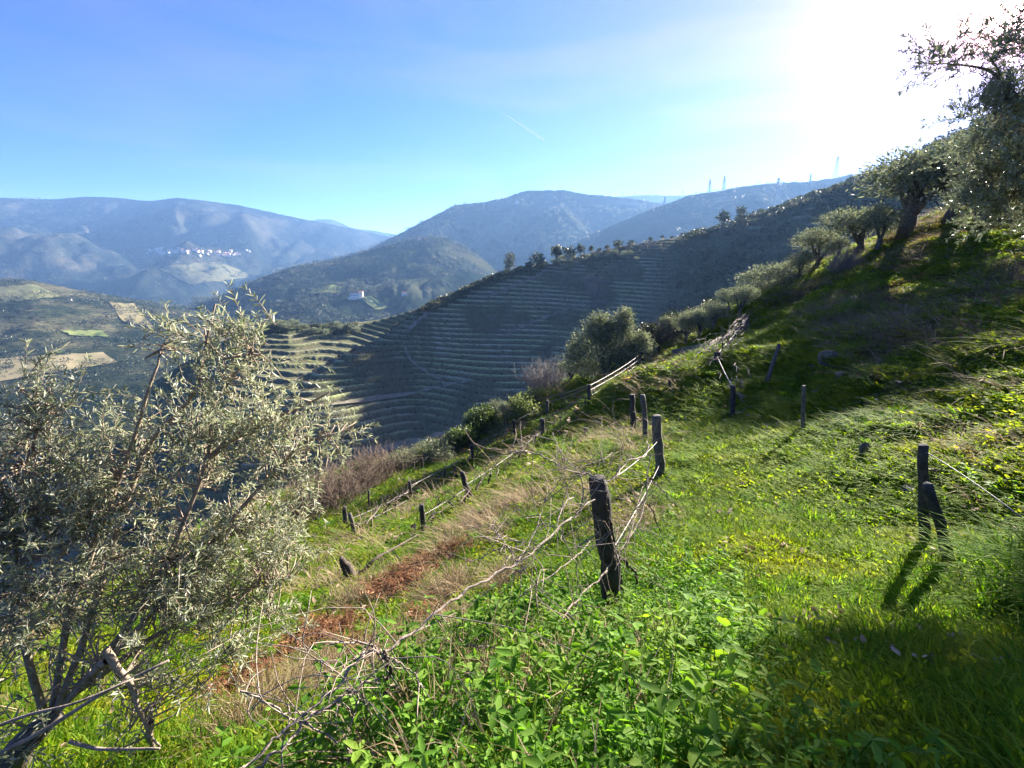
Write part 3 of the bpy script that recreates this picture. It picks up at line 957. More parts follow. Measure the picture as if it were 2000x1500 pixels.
def wire(a, b, label, r=0.006, sag=0.03, n=10):
    a = np.array(a); b = np.array(b)
    f = np.linspace(0, 1, n)
    p = a + (b - a) * f[:, None]
    p[:, 2] -= sag * np.linalg.norm(b - a) * 4 * f * (1 - f) * .3
    V, Fc = tubes([(p - a, np.full(n, r))], 5)
    o = link("trellis_wire", mesh_from("trellis_wire", V, Fc, M_wire), None, a.tolist())
    return tag(o, label, "wire", "trellis wires of the vine rows")


W = [('p1', .93, 'p2', .62, "wire from the head of the thick black post to the stout dark post", .004), ('p1', .45, 'p2', .25, "low wire from the thick black post to the stout dark post", .004),
     ('p2', .9, 'p3', .5, "wire from the stout dark post to the tall thin post", .004), ('p3', .6, 'p29', .6, "wire from the tall thin post to the crooked one", .005),
     ('p6', .95, 'p5', .9, "topmost wire of the bundle beside the bushy olive", .010), ('p6', .75, 'p5', .65, "second wire from the top in the bundle beside the bushy olive", .010),
     ('p6', .5, 'p5', .45, "third wire from the top in the bundle beside the bushy olive", .010), ('p6', .25, 'p5', .2, "lowest wire of the bundle beside the bushy olive", .010),
     ('p7', .95, 'p6', .6, "upper wire over the strip of shade", .009), ('p7', .6, 'p6', .3, "lower wire over the strip of shade", .009),
     ('p10', .9, 'p8', .8, "upper wire climbing past the yellow-green bush", .009), ('p10', .5, 'p8', .4, "lower wire climbing past the yellow-green bush", .009),
     ('p8', .9, 'p6', .9, "wire from the thin post to the near end of the wire bundle", .009), ('p12', .9, 'p10', .7, "wire between the slim leaning and the slim upright post", .008),
     ('p15', .8, 'p12', .6, "wire above the bed of dry twigs", .008), ('p16', .8, 'p15', .6, "wire from the leaning grey post over dry twigs", .007), ('p16', .5, 'p15', .3, "lower wire through the dry twigs", .007),
     ('p14', .7, 'p13', .5, "wire from the post with pruned vines to the leaning one", .006), ('p13', .6, 'p7', .5, "long wire from the leaning post to the stocky one", .007),
     ('p25', .9, 'p24', .9, "upper wire of the uppermost row", .012), ('p25', .5, 'p24', .5, "lower wire of the uppermost row", .012), ('p20', .95, 'p25', .7, "pale slanting wire down to the post alone on the shaded terrace", .010),
     ('p9', .8, 'p6', 1.0, "wire along the slope edge under the bare twiggy tree", .008), ('p11', .8, 'p9', .6, "wire along the slope edge above the yellow-green bush", .008)]
for a, fa, b, fb, lab, r in W:
    wire(at_post(a, fa), at_post(b, fb), lab, r * 1.35)
wire(at_post('p26', .95), P(1995, 1010, 4.0), "slack dry wire from the head of the slate-blue post into the tall grass", .006, sag=-.05)


def cane(pts, r0, r1, k=6, n=None, jit=.35):
    p = np.array([P(*q) for q in pts])
    n = n or max(12, 6 * len(p))
    c = curve(p, n)
    rr = np.random.default_rng(int(abs(pts[0][0] * 7 + pts[0][1])))
    rad = np.linspace(r0, r1, n) * .55
    rad[2::5] *= 1.35                               # the knots at the buds
    w = np.cumsum(rr.normal(size=c.shape), 0); w -= np.linspace(0, 1, n)[:, None] * w[-1]
    c = c + rr.normal(size=c.shape) * r0 * jit + w * r0 * .45
    return c, rad


def grapevine(base, label, trunk, canes, extra=(), mat_t=M_vine):
    o = empty("grapevine", base, label, "grapevine", "old grapevines of the row closest to the camera")
    b = np.array(base)
    for c, rad in trunk:
        V, Fc = tubes([(c - b, rad)], 8)
        V = V + (fbm(V[:, 0] * 30, V[:, 1] * 30 + V[:, 2] * 14, 2, 3) - .5)[:, None] * rad.mean() * .7
        link("trunk", mesh_from("vine_trunk", V, Fc, mat_t), o)
    for c, rad in canes:
        V, Fc = tubes([(c - b, rad)], 6)
        link("cane", mesh_from("vine_cane", V, Fc, M_cane), o)
    if len(extra):
        V, Fc = tubes([(c - b, r) for c, r in extra], 4)
        tag(link("twigs", mesh_from("vine_twigs", V, Fc, M_cane), o), kind='stuff')
    return o


def side_twigs(chains, n, l0, l1, seed, up=.2):
    r = np.random.default_rng(seed)
    out = []
    for i in range(n):
        c, rad = chains[r.integers(len(chains))]
        s = c[r.integers(1, len(c) - 1)]
        d = rdir(1, up, r)[0]
        L = l0 + (l1 - l0) * r.random() ** 1.5
        m1 = s + d * L * .5 + r.normal(size=3) * .06 * L * 2
        e = s + d * L + r.normal(size=3) * .12 * L + np.array([0, 0, -.12 * L])
        out.append((curve([s, m1, e], 6), np.linspace(.0035, .0014, 6)))
    return out


b1 = G(1225, 1180)
cv = [cane([(985, 886, 4.25), (1010, 879, 4.2), (1045, 884, 4.15), (1080, 905, 4.1), (1110, 917, 4.05), (1140, 924, 4.0), (1168, 932, 3.96)], .008, .013),
      cane([(1080, 845, 4.9), (1095, 880, 4.5), (1115, 905, 4.3), (1133, 925, 4.05), (1138, 962, 3.95), (1130, 1005, 3.8)], .006, .010),
      cane([(1162, 975, 3.9), (1120, 1010, 3.5), (1096, 1030, 3.3), (1012, 1098, 2.88), (955, 1130, 2.65), (880, 1180, 2.38), (800, 1236, 2.15), (748, 1275, 2.0)], .012, .013),
      cane([(1122, 968, 3.8), (1100, 990, 3.6), (1084, 1018, 3.4), (1090, 1045, 3.3), (1108, 1072, 3.3), (1126, 1105, 3.35), (1125, 1170, 3.3)], .010, .006),
      cane([(1012, 1170, 2.95), (1038, 1145, 3.05), (1100, 1103, 3.3), (1140, 1072, 3.6), (1152, 1055, 3.75), (1128, 1066, 3.7), (1170, 1040, 3.9)], .007, .009),
      cane([(1165, 955, 4.0), (1190, 942, 4.15), (1212, 925, 4.4), (1226, 905, 4.7), (1250, 898, 5.0), (1262, 885, 5.3), (1264, 862, 5.6)], .014, .010),
      cane([(1274, 885, 5.6), (1264, 930, 5.4), (1262, 975, 5.2), (1245, 1030, 4.7), (1225, 1060, 4.4), (1196, 1100, 4.05)], .009, .010),
      cane([(955, 1028, 3.25), (985, 1060, 3.05), (1008, 1096, 2.9)], .006, .008),
      cane([(1012, 1098, 2.88), (1035, 1140, 2.9), (1045, 1165, 2.95), (1060, 1215, 3.0), (1075, 1280, 2.95)], .006, .004),
      cane([(1068, 965, 3.6), (1058, 1000, 3.5), (1040, 1050, 3.2), (1010, 1098, 2.88)], .004, .006),
      cane([(1200, 1112, 3.95), (1225, 1060, 4.2), (1240, 1020, 4.5), (1245, 990, 4.8), (1256, 950, 5.2)], .008, .006),
      cane([(1186, 1010, 4.0), (1192, 1050, 4.0), (1200, 1075, 4.05), (1215, 1095, 4.1)], .007, .012)]
tr = [cane([(1225, 1190, 4.3), (1226, 1120, 4.25), (1214, 1085, 4.15), (1196, 1030, 4.0), (1184, 965, 3.95)], .030, .014, 8, jit=.2),
      cane([(1207, 1090, 4.1), (1232, 1105, 4.3), (1245, 1140, 4.4)], .026, .016, 8, jit=.2),
      cane([(1268, 935, 5.5), (1288, 952, 5.6), (1312, 982, 5.7)], .014, .010, 8), cane([(1266, 985, 5.2), (1280, 1010, 5.2), (1290, 1040, 5.2)], .014, .010, 8)]
grapevine(b1, "old grapevine with pale tangled canes wound round the thick black post", tr, cv, side_twigs(cv, 230, .12, .85, 3))

b2 = G(985, 1440)
cv = [cane([(1196, 1100, 4.0), (1150, 1150, 3.55), (1110, 1200, 3.2), (1050, 1270, 2.85), (1000, 1320, 2.6), (960, 1362, 2.42), (900, 1420, 2.2), (830, 1485, 2.0)], .013, .012),
      cane([(968, 1328, 2.42), (935, 1352, 2.36), (870, 1356, 2.28), (800, 1358, 2.2), (770, 1345, 2.1), (748, 1320, 2.03)], .014, .009),
      cane([(880, 1260, 2.6), (910, 1258, 2.6), (960, 1266, 2.62), (1010, 1262, 2.7), (1030, 1275, 2.75)], .009, .012),
      cane([(1110, 1350, 2.7), (1085, 1390, 2.6), (1060, 1430, 2.5)], .006, .005),
      cane([(1170, 1215, 3.6), (1120, 1250, 3.2), (1080, 1285, 2.95)], .006, .008),
      cane([(760, 1500, 1.85), (800, 1468, 1.92), (850, 1436, 2.0), (890, 1415, 2.1)], .020, .016)]
tr = [cane([(985, 1445, 2.35), (975, 1390, 2.4), (962, 1345, 2.42), (975, 1318, 2.5), (1000, 1298, 2.6)], .026, .020, 8, jit=.2)]
grapevine(b2, "grapevine with a dark stubby trunk and one long cane stretched up the wire", tr, cv, side_twigs(cv, 90, .10, .55, 5))

b3 = G(745, 1480)
cv = [cane([(748, 1280, 2.0), (715, 1292, 1.95), (665, 1340, 1.85), (600, 1400, 1.72), (540, 1450, 1.62), (470, 1500, 1.52)], .012, .010),
      cane([(744, 1330, 2.0), (700, 1340, 1.95), (640, 1375, 1.86), (580, 1430, 1.74), (500, 1500, 1.6)], .013, .011),
      cane([(646, 1256, 2.1), (680, 1252, 2.1), (720, 1255, 2.06), (744, 1275, 2.0)], .006, .010),
      cane([(748, 1275, 2.0), (800, 1310, 2.0), (830, 1345, 2.0)], .007, .005),
      cane([(470, 1350, 1.8), (530, 1385, 1.8), (620, 1430, 1.78), (700, 1480, 1.76)], .008, .008),
      cane([(560, 1235, 2.3), (610, 1270, 2.15), (690, 1340, 2.0), (730, 1400, 1.95)], .004, .005)]
tr = [cane([(742, 1490, 1.95), (738, 1440, 1.97), (745, 1390, 2.0), (746, 1330, 2.0), (748, 1275, 2.0)], .020, .012, 8, jit=.25)]
grapevine(b3, "bare grapevine with thick arching canes above the rusty dead fern", tr, cv, side_twigs(cv, 80, .10, .5, 7))

# vines of the other rows: pruned trunk with two arms and a few spurs
def far_vine(seed):
    r = np.random.default_rng(seed)
    h = .5 + .15 * r.random()
    t = curve([(0, 0, -.1), (r.normal() * .05, r.normal() * .05, h * .5), (r.normal() * .06, r.normal() * .06, h)], 8)
    V, F_ = tubes([(t, np.linspace(.045, .034, 8))], 7)
    V = V + (fbm(V[:, 0] * 20, V[:, 2] * 14, 2, seed) - .5)[:, None] * .03
    tm = mesh_from("pruned_vine_trunk", V, F_, M_vine)
    arms = []
    for s in (-1, 1):
        a = curve([t[-1], t[-1] + np.array([s * .25, r.normal() * .04, .06]), t[-1] + np.array([s * (.55 + .25 * r.random()), r.normal() * .08, .08 + r.normal() * .06])], 9)
        ch = [(a, np.linspace(.022, .010, 9))]
        for k in range(5):
            q = a[r.integers(2, 9)]
            e = q + np.array([r.normal() * .12, r.normal() * .12, .12 + .35 * r.random()])
            ch.append((curve([q, (q + e) / 2 + r.normal(size=3) * .03, e], 5), np.linspace(.009, .004, 5)))
        V, F_ = tubes(ch, 5)
        arms.append(mesh_from("pruned_vine_cane", V, F_, M_cane if seed % 2 else M_vine))
    return tm, arms


FV = [far_vine(s) for s in range(5)]
n_v = 0
ORD = ["first", "second", "third", "fourth", "fifth", "sixth", "seventh", "last"]
ROWV = [('p14', 'p13', 4, "counting up from the upright post to the strongly leaning one"), ('p13', 'p7', 8, "counting up from the strongly leaning post to the stocky one"),
        ('p16', 'p15', 5, "over the dry twigs, counting up from the leaning grey post"), ('p15', 'p12', 7, "counting up from the post beside the dry twig bed"), ('p12', 'p10', 6, "counting up from the slim leaning post"),
        ('p7', 'p6', 6, "over the strip of shade, counting up from the stocky post"), ('p25', 'p24', 5, "in the tangled uppermost row, counting from its thick post"), ('p6', 'p5', 6, "under the wire bundle, counting up from its near post")]
for a, b, n, lab in ROWV:
    A0, B0 = POSTS[a][0], POSTS[b][0]
    for i in range(n):
        f = (i + .5) / n + random.uniform(-.03, .03)
        q = A0 + (B0 - A0) * f
        z = float(near_h(q[0], q[1]))
        o = empty("grapevine", (q[0], q[1], z), ("last" if i == n - 1 else ORD[i]) + " pruned grapevine " + lab, "grapevine", "pruned grapevines of the far rows", math.atan2(B0[1] - A0[1], B0[0] - A0[0]) + random.uniform(-.3, .3))
        s = random.uniform(.85, 1.3)
        o.scale = (s, s, s)
        tm, arms = FV[n_v % 5]; n_v += 1
        link("trunk", tm, o)
        for am in arms:
            link("cane", am, o)

# the gnarled stump in the second row, with a low dead arm
q = G(686, 1143)
o = empty("vine_stump", q, "gnarled grey vine stump with a low dead arm, standing in green grass", "vine stump")
c = np.array([P(688, 1150, q[1]), P(684, 1120, q[1]), P(676, 1105, q[1]), P(667, 1089, q[1])])
V, F_ = tubes([(curve(c - q, 10), np.array([.15, .14, .14, .15, .13, .11, .10, .095, .09, .085]) * .9)], 10)
V = V + (fbm(V[:, 0] * 9, V[:, 2] * 6, 3, 4) - .5)[:, None] * .09
link("trunk", mesh_from("stump_trunk", V, F_, M_vine), o)
c = np.array([P(684, 1122, q[1]), P(705, 1118, q[1] + .2), P(735, 1090, q[1] + .5), P(775, 1068, q[1] + 1.4), P(815, 1045, q[1] + 2.8)])
V, F_ = tubes([(curve(c - q, 16), np.linspace(.05, .02, 16) * (1 + .2 * rng.normal(size=16)))], 7)
link("arm", mesh_from("stump_arm", V, F_, M_vine), o)

# canes bundled on the uppermost row and on the shaded bank
for key, lab, pts in [
    ('a', "heap of dry tangled canes over the thick cane-wrapped post", [(1360, 722), (1400, 690), (1440, 650), (1462, 622)]),
    ('b', "dry canes sprawling on the shaded bank beside the leaning pole", [(1410, 690), (1420, 740), (1432, 775), (1440, 800)]),
]:
    ps = np.array([G(u, v + 14) + np.array([0, 0, .9]) for u, v in pts])
    r = np.random.default_rng(len(key) + 5)
    ch = []
    cc = curve(ps, 30)
    for i in range(46 if key == 'a' else 12):
        s = r.integers(0, 22); e = min(29, s + r.integers(4, 9))
        seg = cc[s:e] + r.normal(size=3) * np.array([.25, .25, .28])
        seg = seg + r.normal(size=seg.shape) * .05
        ch.append((seg, np.linspace(.016, .008, len(seg))))
    for i in range(60 if key == 'a' else 10):
        s = cc[r.integers(0, 30)] + r.normal(size=3) * .15
        e = s + np.array([r.normal() * .35, r.normal() * .35, r.normal() * .5 - .1])
        ch.append((curve([s, (s + e) / 2 + r.normal(size=3) * .1, e], 5), np.linspace(.010, .005, 5)))
    V, F_ = tubes([(c - ps[0], rr) for c, rr in ch], 4)
    o = empty("grapevine", ps[0], lab, "grapevine")
    tag(link("canes", mesh_from("cane_heap", V, F_, M_cane), o), kind='stuff')

# ------------------------------------------------------------------ the big olive beside the camera
def big_olive(name, label, base, ells, nodes, n_twig, leafL, leafW, seed, twig_len=(.18, .42), singles=0, r_trunk=.09, lkind='lance', droop=-.1, thin=1.0, lmat=None):
    r = np.random.default_rng(seed)
    o = empty(name, base, label, "olive tree")
    b = np.array(base)
    trunk_pts = [np.array(q) for q in nodes[0]]
    tc_ = curve(trunk_pts, 14)
    V, F_ = tubes([(tc_ - b, np.linspace(r_trunk * 1.25, r_trunk * .8, 14))], 12)
    V = V + (fbm(V[:, 0] * 14, V[:, 1] * 14 + V[:, 2] * 5, 3, seed) - .5)[:, None] * r_trunk * .5
    link("trunk", mesh_from(name + "_trunk", V, F_, M_bark), o)
    limb_samples = [tc_[8:]]
    for pts in nodes[1:]:
        c = curve(np.array(pts), 16)
        c[2:] += np.cumsum(r.normal(size=c[2:].shape) * .006, 0)
        V, F_ = tubes([(c - b, np.linspace(r_trunk * .33, .006, 16) * thin)], 8)
        link("branch", mesh_from(name + "_branch", V, F_, M_twig if singles else M_bark), o)
        limb_samples.append(c[4:])
    E = np.array([(*P(e[0], e[1], e[2]), e[3] * e[2] / F, e[5], e[4] * e[2] / F, e[6]) for e in ells])
    k = r.choice(len(E), n_twig, p=E[:, 6] / E[:, 6].sum())
    d = rdir(n_twig, .0, r)
    nc_ = max(4, n_twig // 8)                       # sprays: several shoots from one spot
    kc = r.choice(len(E), nc_, p=E[:, 6] / E[:, 6].sum()); dc = rdir(nc_, .0, r)
    cc_ = E[kc, :3] + dc * E[kc, 3:6] * (r.random(nc_) ** .42)[:, None]
    pick = r.integers(0, nc_, n_twig); k = kc[pick]; d = norm(dc[pick] + r.normal(size=(n_twig, 3)) * .35)
    start = cc_[pick] + r.normal(size=(n_twig, 3)) * .075
    LS = np.concatenate(limb_samples)
    cen = E[:, :3].mean(0)
    ch, lp, ld, ln_, lL = [], [], [], [], []
    for i in range(n_twig):
        s = start[i]
        out = norm(d[i] * .7 + np.array([0, 0, .55]) + r.normal(size=3) * .55)
        L = twig_len[0] + (twig_len[1] - twig_len[0]) * r.random()
        c = curve([s, s + out * L * .55, s + out * L + np.array([0, 0, droop * L]) + r.normal(size=3) * .05 * L], 7)
        ch.append((c, np.linspace(.0032, .0012, 7)))
        j = np.argmin(((LS - s) ** 2).sum(1))
        if r.random() < .55 and np.linalg.norm(LS[j] - s) < .75:
            ch.append((curve([LS[j], (LS[j] + s) / 2 + r.normal(size=3) * .05, s], 6), np.linspace(.007, .0034, 6)))
        m = int(L / .024)
        for q in range(m):
            f = (q + .6) / m
            p = c[min(6, int(f * 6.99))] * (1 - (f * 6) % 1) + c[min(6, int(f * 6.99) + 1)] * ((f * 6) % 1)
            tdir = norm(c[-1] - c[0])
            sd = norm(np.cross(tdir, r.normal(size=3)))
            for sg in (-1, 1):
                if r.random() < .12: continue
                lp.append(p); ld.append(tdir * .75 + sg * sd * .8 + r.normal(size=3) * .22)
                ln_.append(r.normal(size=3) + np.array([0, 0, .7])); lL.append(leafL * (.6 + .65 * r.random()) * (1 - .35 * f))
    V, F_ = tubes([(c - b, rr) for c, rr in ch], 4)
    crown = link("crown", None or mesh_from(name + "_tmp", np.zeros((3, 3)), np.array([[0, 1, 2]])), o)
    lp = np.array(lp); ld = np.array(ld); ln_ = np.array(ln_); lL = np.array(lL)
    if singles:
        dist = np.linalg.norm(lp, axis=1) / lL
        inview = (lp[:, 0] / lp[:, 1] > -1.02) & (lp[:, 1] > 0)
        order = np.argsort(np.where(inview, dist, 1e9))
        one, rest = order[:singles], order[singles:]
        unit = mesh_from("olive_leaf", *leaf_set([(0, 0, 0)], [(1, 0, 0)], [(0, 0, 1)], 1.0, leafW / leafL, lkind), M_olive)
        for i in one:
            dx = norm(ld[i]); sy = norm(np.cross(ln_[i], dx)); nz = np.cross(dx, sy)
            lf = link("leaf", unit, crown)
            from mathutils import Matrix
            mtx = Matrix(((*(dx * lL[i]).tolist(), 0), (*(sy * lL[i]).tolist(), 0), (*(nz * lL[i]).tolist(), 0), (0, 0, 0, 1))).transposed()
            mtx.translation = (lp[i] - b).tolist()
            lf.matrix_basis = mtx
    else:
        rest = np.arange(len(lp))
    Vl, Fl = leaf_set(lp[rest] - b, ld[rest], ln_[rest], lL[rest], lL[rest] * leafW / leafL, lkind)
    crown.data = mesh_from(name + "_leaves", Vl, Fl, lmat or M_olive)
    link("twigs", mesh_from(name + "_twigs", V, F_, M_twig), o)['kind'] = 'stuff'
    return o


pb = P(15, 1560, 2.6)
big_olive("olive_tree", "large silvery olive right beside the camera, its leafy shoots filling the lower corner", pb,
    [(230, 1050, 3.3, 250, 200, .8, 9), (420, 960, 3.6, 180, 200, .7, 7), (400, 765, 3.6, 95, 100, .35, 2.0), (425, 625, 3.6, 30, 65, .13, .55), (318, 670, 3.6, 40, 45, .15, .6),
     (500, 695, 3.6, 45, 55, .15, .55), (40, 860, 2.9, 60, 70, .4, 1.0), (40, 1010, 2.7, 60, 90, .4, 1.3), (70, 930, 3.0, 100, 110, .45, 3), (110, 780, 3.1, 75, 50, .25, .7), (575, 880, 3.7, 90, 90, .4, 1.6), (610, 790, 3.8, 45, 16, .15, .14),
     (480, 1140, 3.4, 120, 110, .5, 3.4), (200, 1240, 2.8, 200, 80, .5, 2.6), (50, 1150, 2.6, 90, 170, .45, 3.4), (655, 880, 3.8, 24, 40, .15, .3), (560, 1030, 3.6, 60, 90, .3, 1), (110, 1335, 2.6, 150, 70, .4, 1.8), (350, 1290, 2.9, 130, 60, .4, 1.3)],
    [[P(15, 1580, 2.6), P(30, 1480, 2.62), P(60, 1440, 2.65), P(110, 1390, 2.75)],
     [P(110, 1390, 2.75), P(180, 1200, 2.95), P(290, 885, 3.4), P(370, 790, 3.5), P(400, 700, 3.55), P(425, 585, 3.6)],
     [P(100, 1400, 2.75), P(150, 1150, 3.0), P(250, 900, 3.35), P(300, 740, 3.5), P(318, 680, 3.6)],
     [P(110, 1390, 2.75), P(280, 1180, 3.1), P(400, 930, 3.5), P(420, 800, 3.55), P(495, 700, 3.6)],
     [P(110, 1390, 2.75), P(300, 1200, 3.1), P(470, 1000, 3.5), P(580, 880, 3.7), P(660, 850, 3.8)],
     [P(400, 900, 3.5), P(500, 830, 3.7), P(590, 800, 3.8), P(655, 765, 3.85)],
     [P(90, 1410, 2.7), P(40, 1200, 2.7), P(60, 950, 2.95), P(110, 760, 3.1)],
     [P(150, 1350, 2.8), P(330, 1230, 3.2), P(480, 1150, 3.4), P(570, 1120, 3.5)],
     [P(205, 1268, 2.5), P(240, 1318, 2.5), P(266, 1370, 2.5), P(292, 1420, 2.5), P(318, 1440, 2.5)],
     [P(292, 1410, 2.5), P(296, 1460, 2.5), P(294, 1540, 2.5)],
     [P(210, 1290, 2.5), P(170, 1330, 2.55), P(120, 1380, 2.7)]],
    1350, .070, .0125, 17, singles=240, r_trunk=.075)

# stakes and sticks lying against the olive's foot
for lab, pts, r in [("long grey stake leaning across the foot of the big olive", [(-10, 1478, 2.1), (100, 1418, 2.2), (200, 1355, 2.3), (330, 1290, 2.45)], .011),
                    ("thinner grey stake lying just under the long one", [(-10, 1420, 2.05), (60, 1395, 2.1), (150, 1372, 2.15), (262, 1325, 2.3)], .008),
                    ("short horizontal stick near the bottom edge", [(135, 1448, 2.3), (190, 1462, 2.3), (250, 1463, 2.3), (312, 1462, 2.3)], .010)]:
    p = np.array([P(*q) for q in pts])
    c = curve(p, 14)
    V, F_ = tubes([(c - p[0], np.linspace(r * 1.15, r * .7, 14))], 7)
    tag(link("stick", mesh_from("stick", V, F_, M_cane), None, p[0].tolist()), lab, "stick")

# the olive that reaches in from beside the frame, high up by the sun
pr = np.array([10.6, 9.4, float(near_h(10.6, 9.4))])
big_olive("olive_tree", "olive whose leafy boughs hang in against the sun at the top corner", pr,
    [(1995, 215, 8.5, 60, 75, .7, 3), (2080, 310, 8.8, 140, 110, 1.0, 6), (1960, 330, 9.5, 80, 70, .8, 2.6), (2090, 100, 8.6, 100, 90, .9, 3.2), (1955, 400, 9.5, 60, 40, .8, 1.4), (1895, 320, 10, 50, 40, .6, .7),
     (2050, 430, 9.5, 110, 60, .9, 2.4), (1965, 40, 8.0, 40, 40, .4, .35), (1905, 60, 7.8, 45, 30, .3, .22), (1840, 118, 7.8, 45, 16, .2, .22), (1900, 150, 7.8, 45, 25, .3, .3), (1940, 230, 8.2, 40, 40, .3, .5)],
    [[pr, pr + np.array([-.1, 0, .8]), pr + np.array([0, -.1, 1.5]), pr + np.array([-.3, -.1, 2.2])],
     [pr + np.array([-.3, -.1, 2.2]), P(2060, 300, 8.8), P(1985, 220, 8.5), P(1950, 130, 8.2), P(1890, 60, 7.9)],
     [pr + np.array([-.3, -.1, 2.2]), P(2100, 200, 8.6), P(2060, 80, 8.3), P(1990, 20, 8.0)],
     [pr + np.array([-.3, -.1, 2.0]), P(2050, 350, 9), P(1960, 320, 9.4)],
     [pr + np.array([-.3, -.1, 1.8]), P(2060, 372, 9.2), P(1960, 375, 9.4)],
     [P(1990, 190, 8.4), P(1930, 140, 8.0), P(1860, 132, 7.8), P(1795, 130, 7.7)]],
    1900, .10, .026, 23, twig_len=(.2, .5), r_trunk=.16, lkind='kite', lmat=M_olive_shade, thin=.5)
# ------------------------------------------------------------------ ground cover
def scatter(name, protos, pts, scl, rz, tilt, mat=None):
    """one 'stuff' object: a cloud of points that carries copies of a small clump of leaves"""
    pts = np.asarray(pts, np.float32)
    k = rng.integers(0, len(protos), len(pts)).astype(np.int32)
    me = bpy.data.meshes.new(name)
    me.vertices.add(len(pts)); me.vertices.foreach_set('co', pts.ravel())
    a = me.attributes.new('rot', 'FLOAT_VECTOR', 'POINT')
    a.data.foreach_set('vector', np.stack([tilt[:, 0], tilt[:, 1], rz], 1).astype(np.float32).ravel())
    a = me.attributes.new('scl', 'FLOAT_VECTOR', 'POINT')
    a.data.foreach_set('vector', np.asarray(scl, np.float32).ravel())
    a = me.attributes.new('kind', 'INT', 'POINT')
    a.data.foreach_set('value', k)
    o = link(name, me); o['kind'] = 'stuff'
    ng = bpy.data.node_groups.new(name + "_spread", 'GeometryNodeTree')
    ng.interface.new_socket('Geometry', in_out='INPUT', socket_type='NodeSocketGeometry')
    ng.interface.new_socket('Geometry', in_out='OUTPUT', socket_type='NodeSocketGeometry')
    N = ng.nodes; L = ng.links
    gi = N.new('NodeGroupInput'); go = N.new('NodeGroupOutput')
    join = N.new('GeometryNodeJoinGeometry')

    def named(nm, ty):
        x = N.new('GeometryNodeInputNamedAttribute'); x.data_type = ty; x.inputs['Name'].default_value = nm
        return x.outputs['Attribute']
    rot = N.new('FunctionNodeEulerToRotation'); L.new(named('rot', 'FLOAT_VECTOR'), rot.inputs[0])
    sclo = named('scl', 'FLOAT_VECTOR'); kind = named('kind', 'INT')
    for i, pm in enumerate(protos):
        po = bpy.data.objects.new(name + "_clump", pm)
        oi = N.new('GeometryNodeObjectInfo'); oi.inputs['Object'].default_value = po; oi.inputs['As Instance'].default_value = True
        cmp_ = N.new('FunctionNodeCompare'); cmp_.data_type = 'INT'; cmp_.operation = 'EQUAL'
        L.new(kind, cmp_.inputs[2]); cmp_.inputs[3].default_value = i
        ip = N.new('GeometryNodeInstanceOnPoints')
        L.new(gi.outputs[0], ip.inputs['Points']); L.new(cmp_.outputs[0], ip.inputs['Selection'])
        L.new(oi.outputs['Geometry'], ip.inputs['Instance'])
        L.new(rot.outputs[0], ip.inputs['Rotation']); L.new(sclo, ip.inputs['Scale'])
        L.new(ip.outputs[0], join.inputs[0])
    L.new(join.outputs[0], go.inputs[0])
    o.modifiers.new("spread", 'NODES').node_group = ng
    return o


def clump_herb(seed, mat, n=34, R_=.11, h=.07, L=.030, W=.022, kind='round'):
    r = np.random.default_rng(seed)
    a = r.random(n) * 6.283; q = np.sqrt(r.random(n)) * R_
    p = np.stack([np.cos(a) * q, np.sin(a) * q, r.random(n) ** .8 * h * (1 - .5 * q / R_)], 1)
    d = np.stack([np.cos(a) + r.normal(size=n) * .7, np.sin(a) + r.normal(size=n) * .7, .25 + r.normal(size=n) * .45], 1)
    Ls = L * (.6 + .8 * r.random(n))
    return mesh_from("herb_clump", *leaf_set(p, d, rdir(n, 1.6, r), Ls, Ls * W / L, kind), mat)


def clump_grass(seed, mat, n=46, R_=.09, h0=.08, h1=.2, w=.005, bend=.5):
    r = np.random.default_rng(seed)
    a = r.random(n) * 6.283; q = np.sqrt(r.random(n)) * R_
    Vs, Fs = [], []
    for i in range(n):
        h = h0 + (h1 - h0) * r.random()
        b = np.array([math.cos(a[i]) * q[i], math.sin(a[i]) * q[i], -.01])
        out = np.array([math.cos(a[i]) + r.normal() * .6, math.sin(a[i]) + r.normal() * .6, 0]) * bend * h
        s = norm(np.cross(out + 1e-4, [0, 0, 1.])) * w
        P_ = [b, b + out * .22 + np.array([0, 0, h * .5]), b + out * .62 + np.array([0, 0, h * .85]), b + out * 1.15 + np.array([0, 0, h * (1 - .3 * bend)])]
        o = len(Vs)
        for j, wd in enumerate((1, .85, .6)):
            Vs += [P_[j] - s * wd, P_[j] + s * wd]
        Vs.append(P_[3])
        Fs.append(o)
    o = np.array(Fs)[:, None, None]
    q_ = (np.array([(0, 1, 3, 2), (2, 3, 5, 4)])[None] + o).reshape(-1, 4); t_ = (np.array([(4, 5, 6)])[None] + o).reshape(-1, 3)
    return mesh_from("grass_tuft", np.array(Vs), [q_, t_], mat)


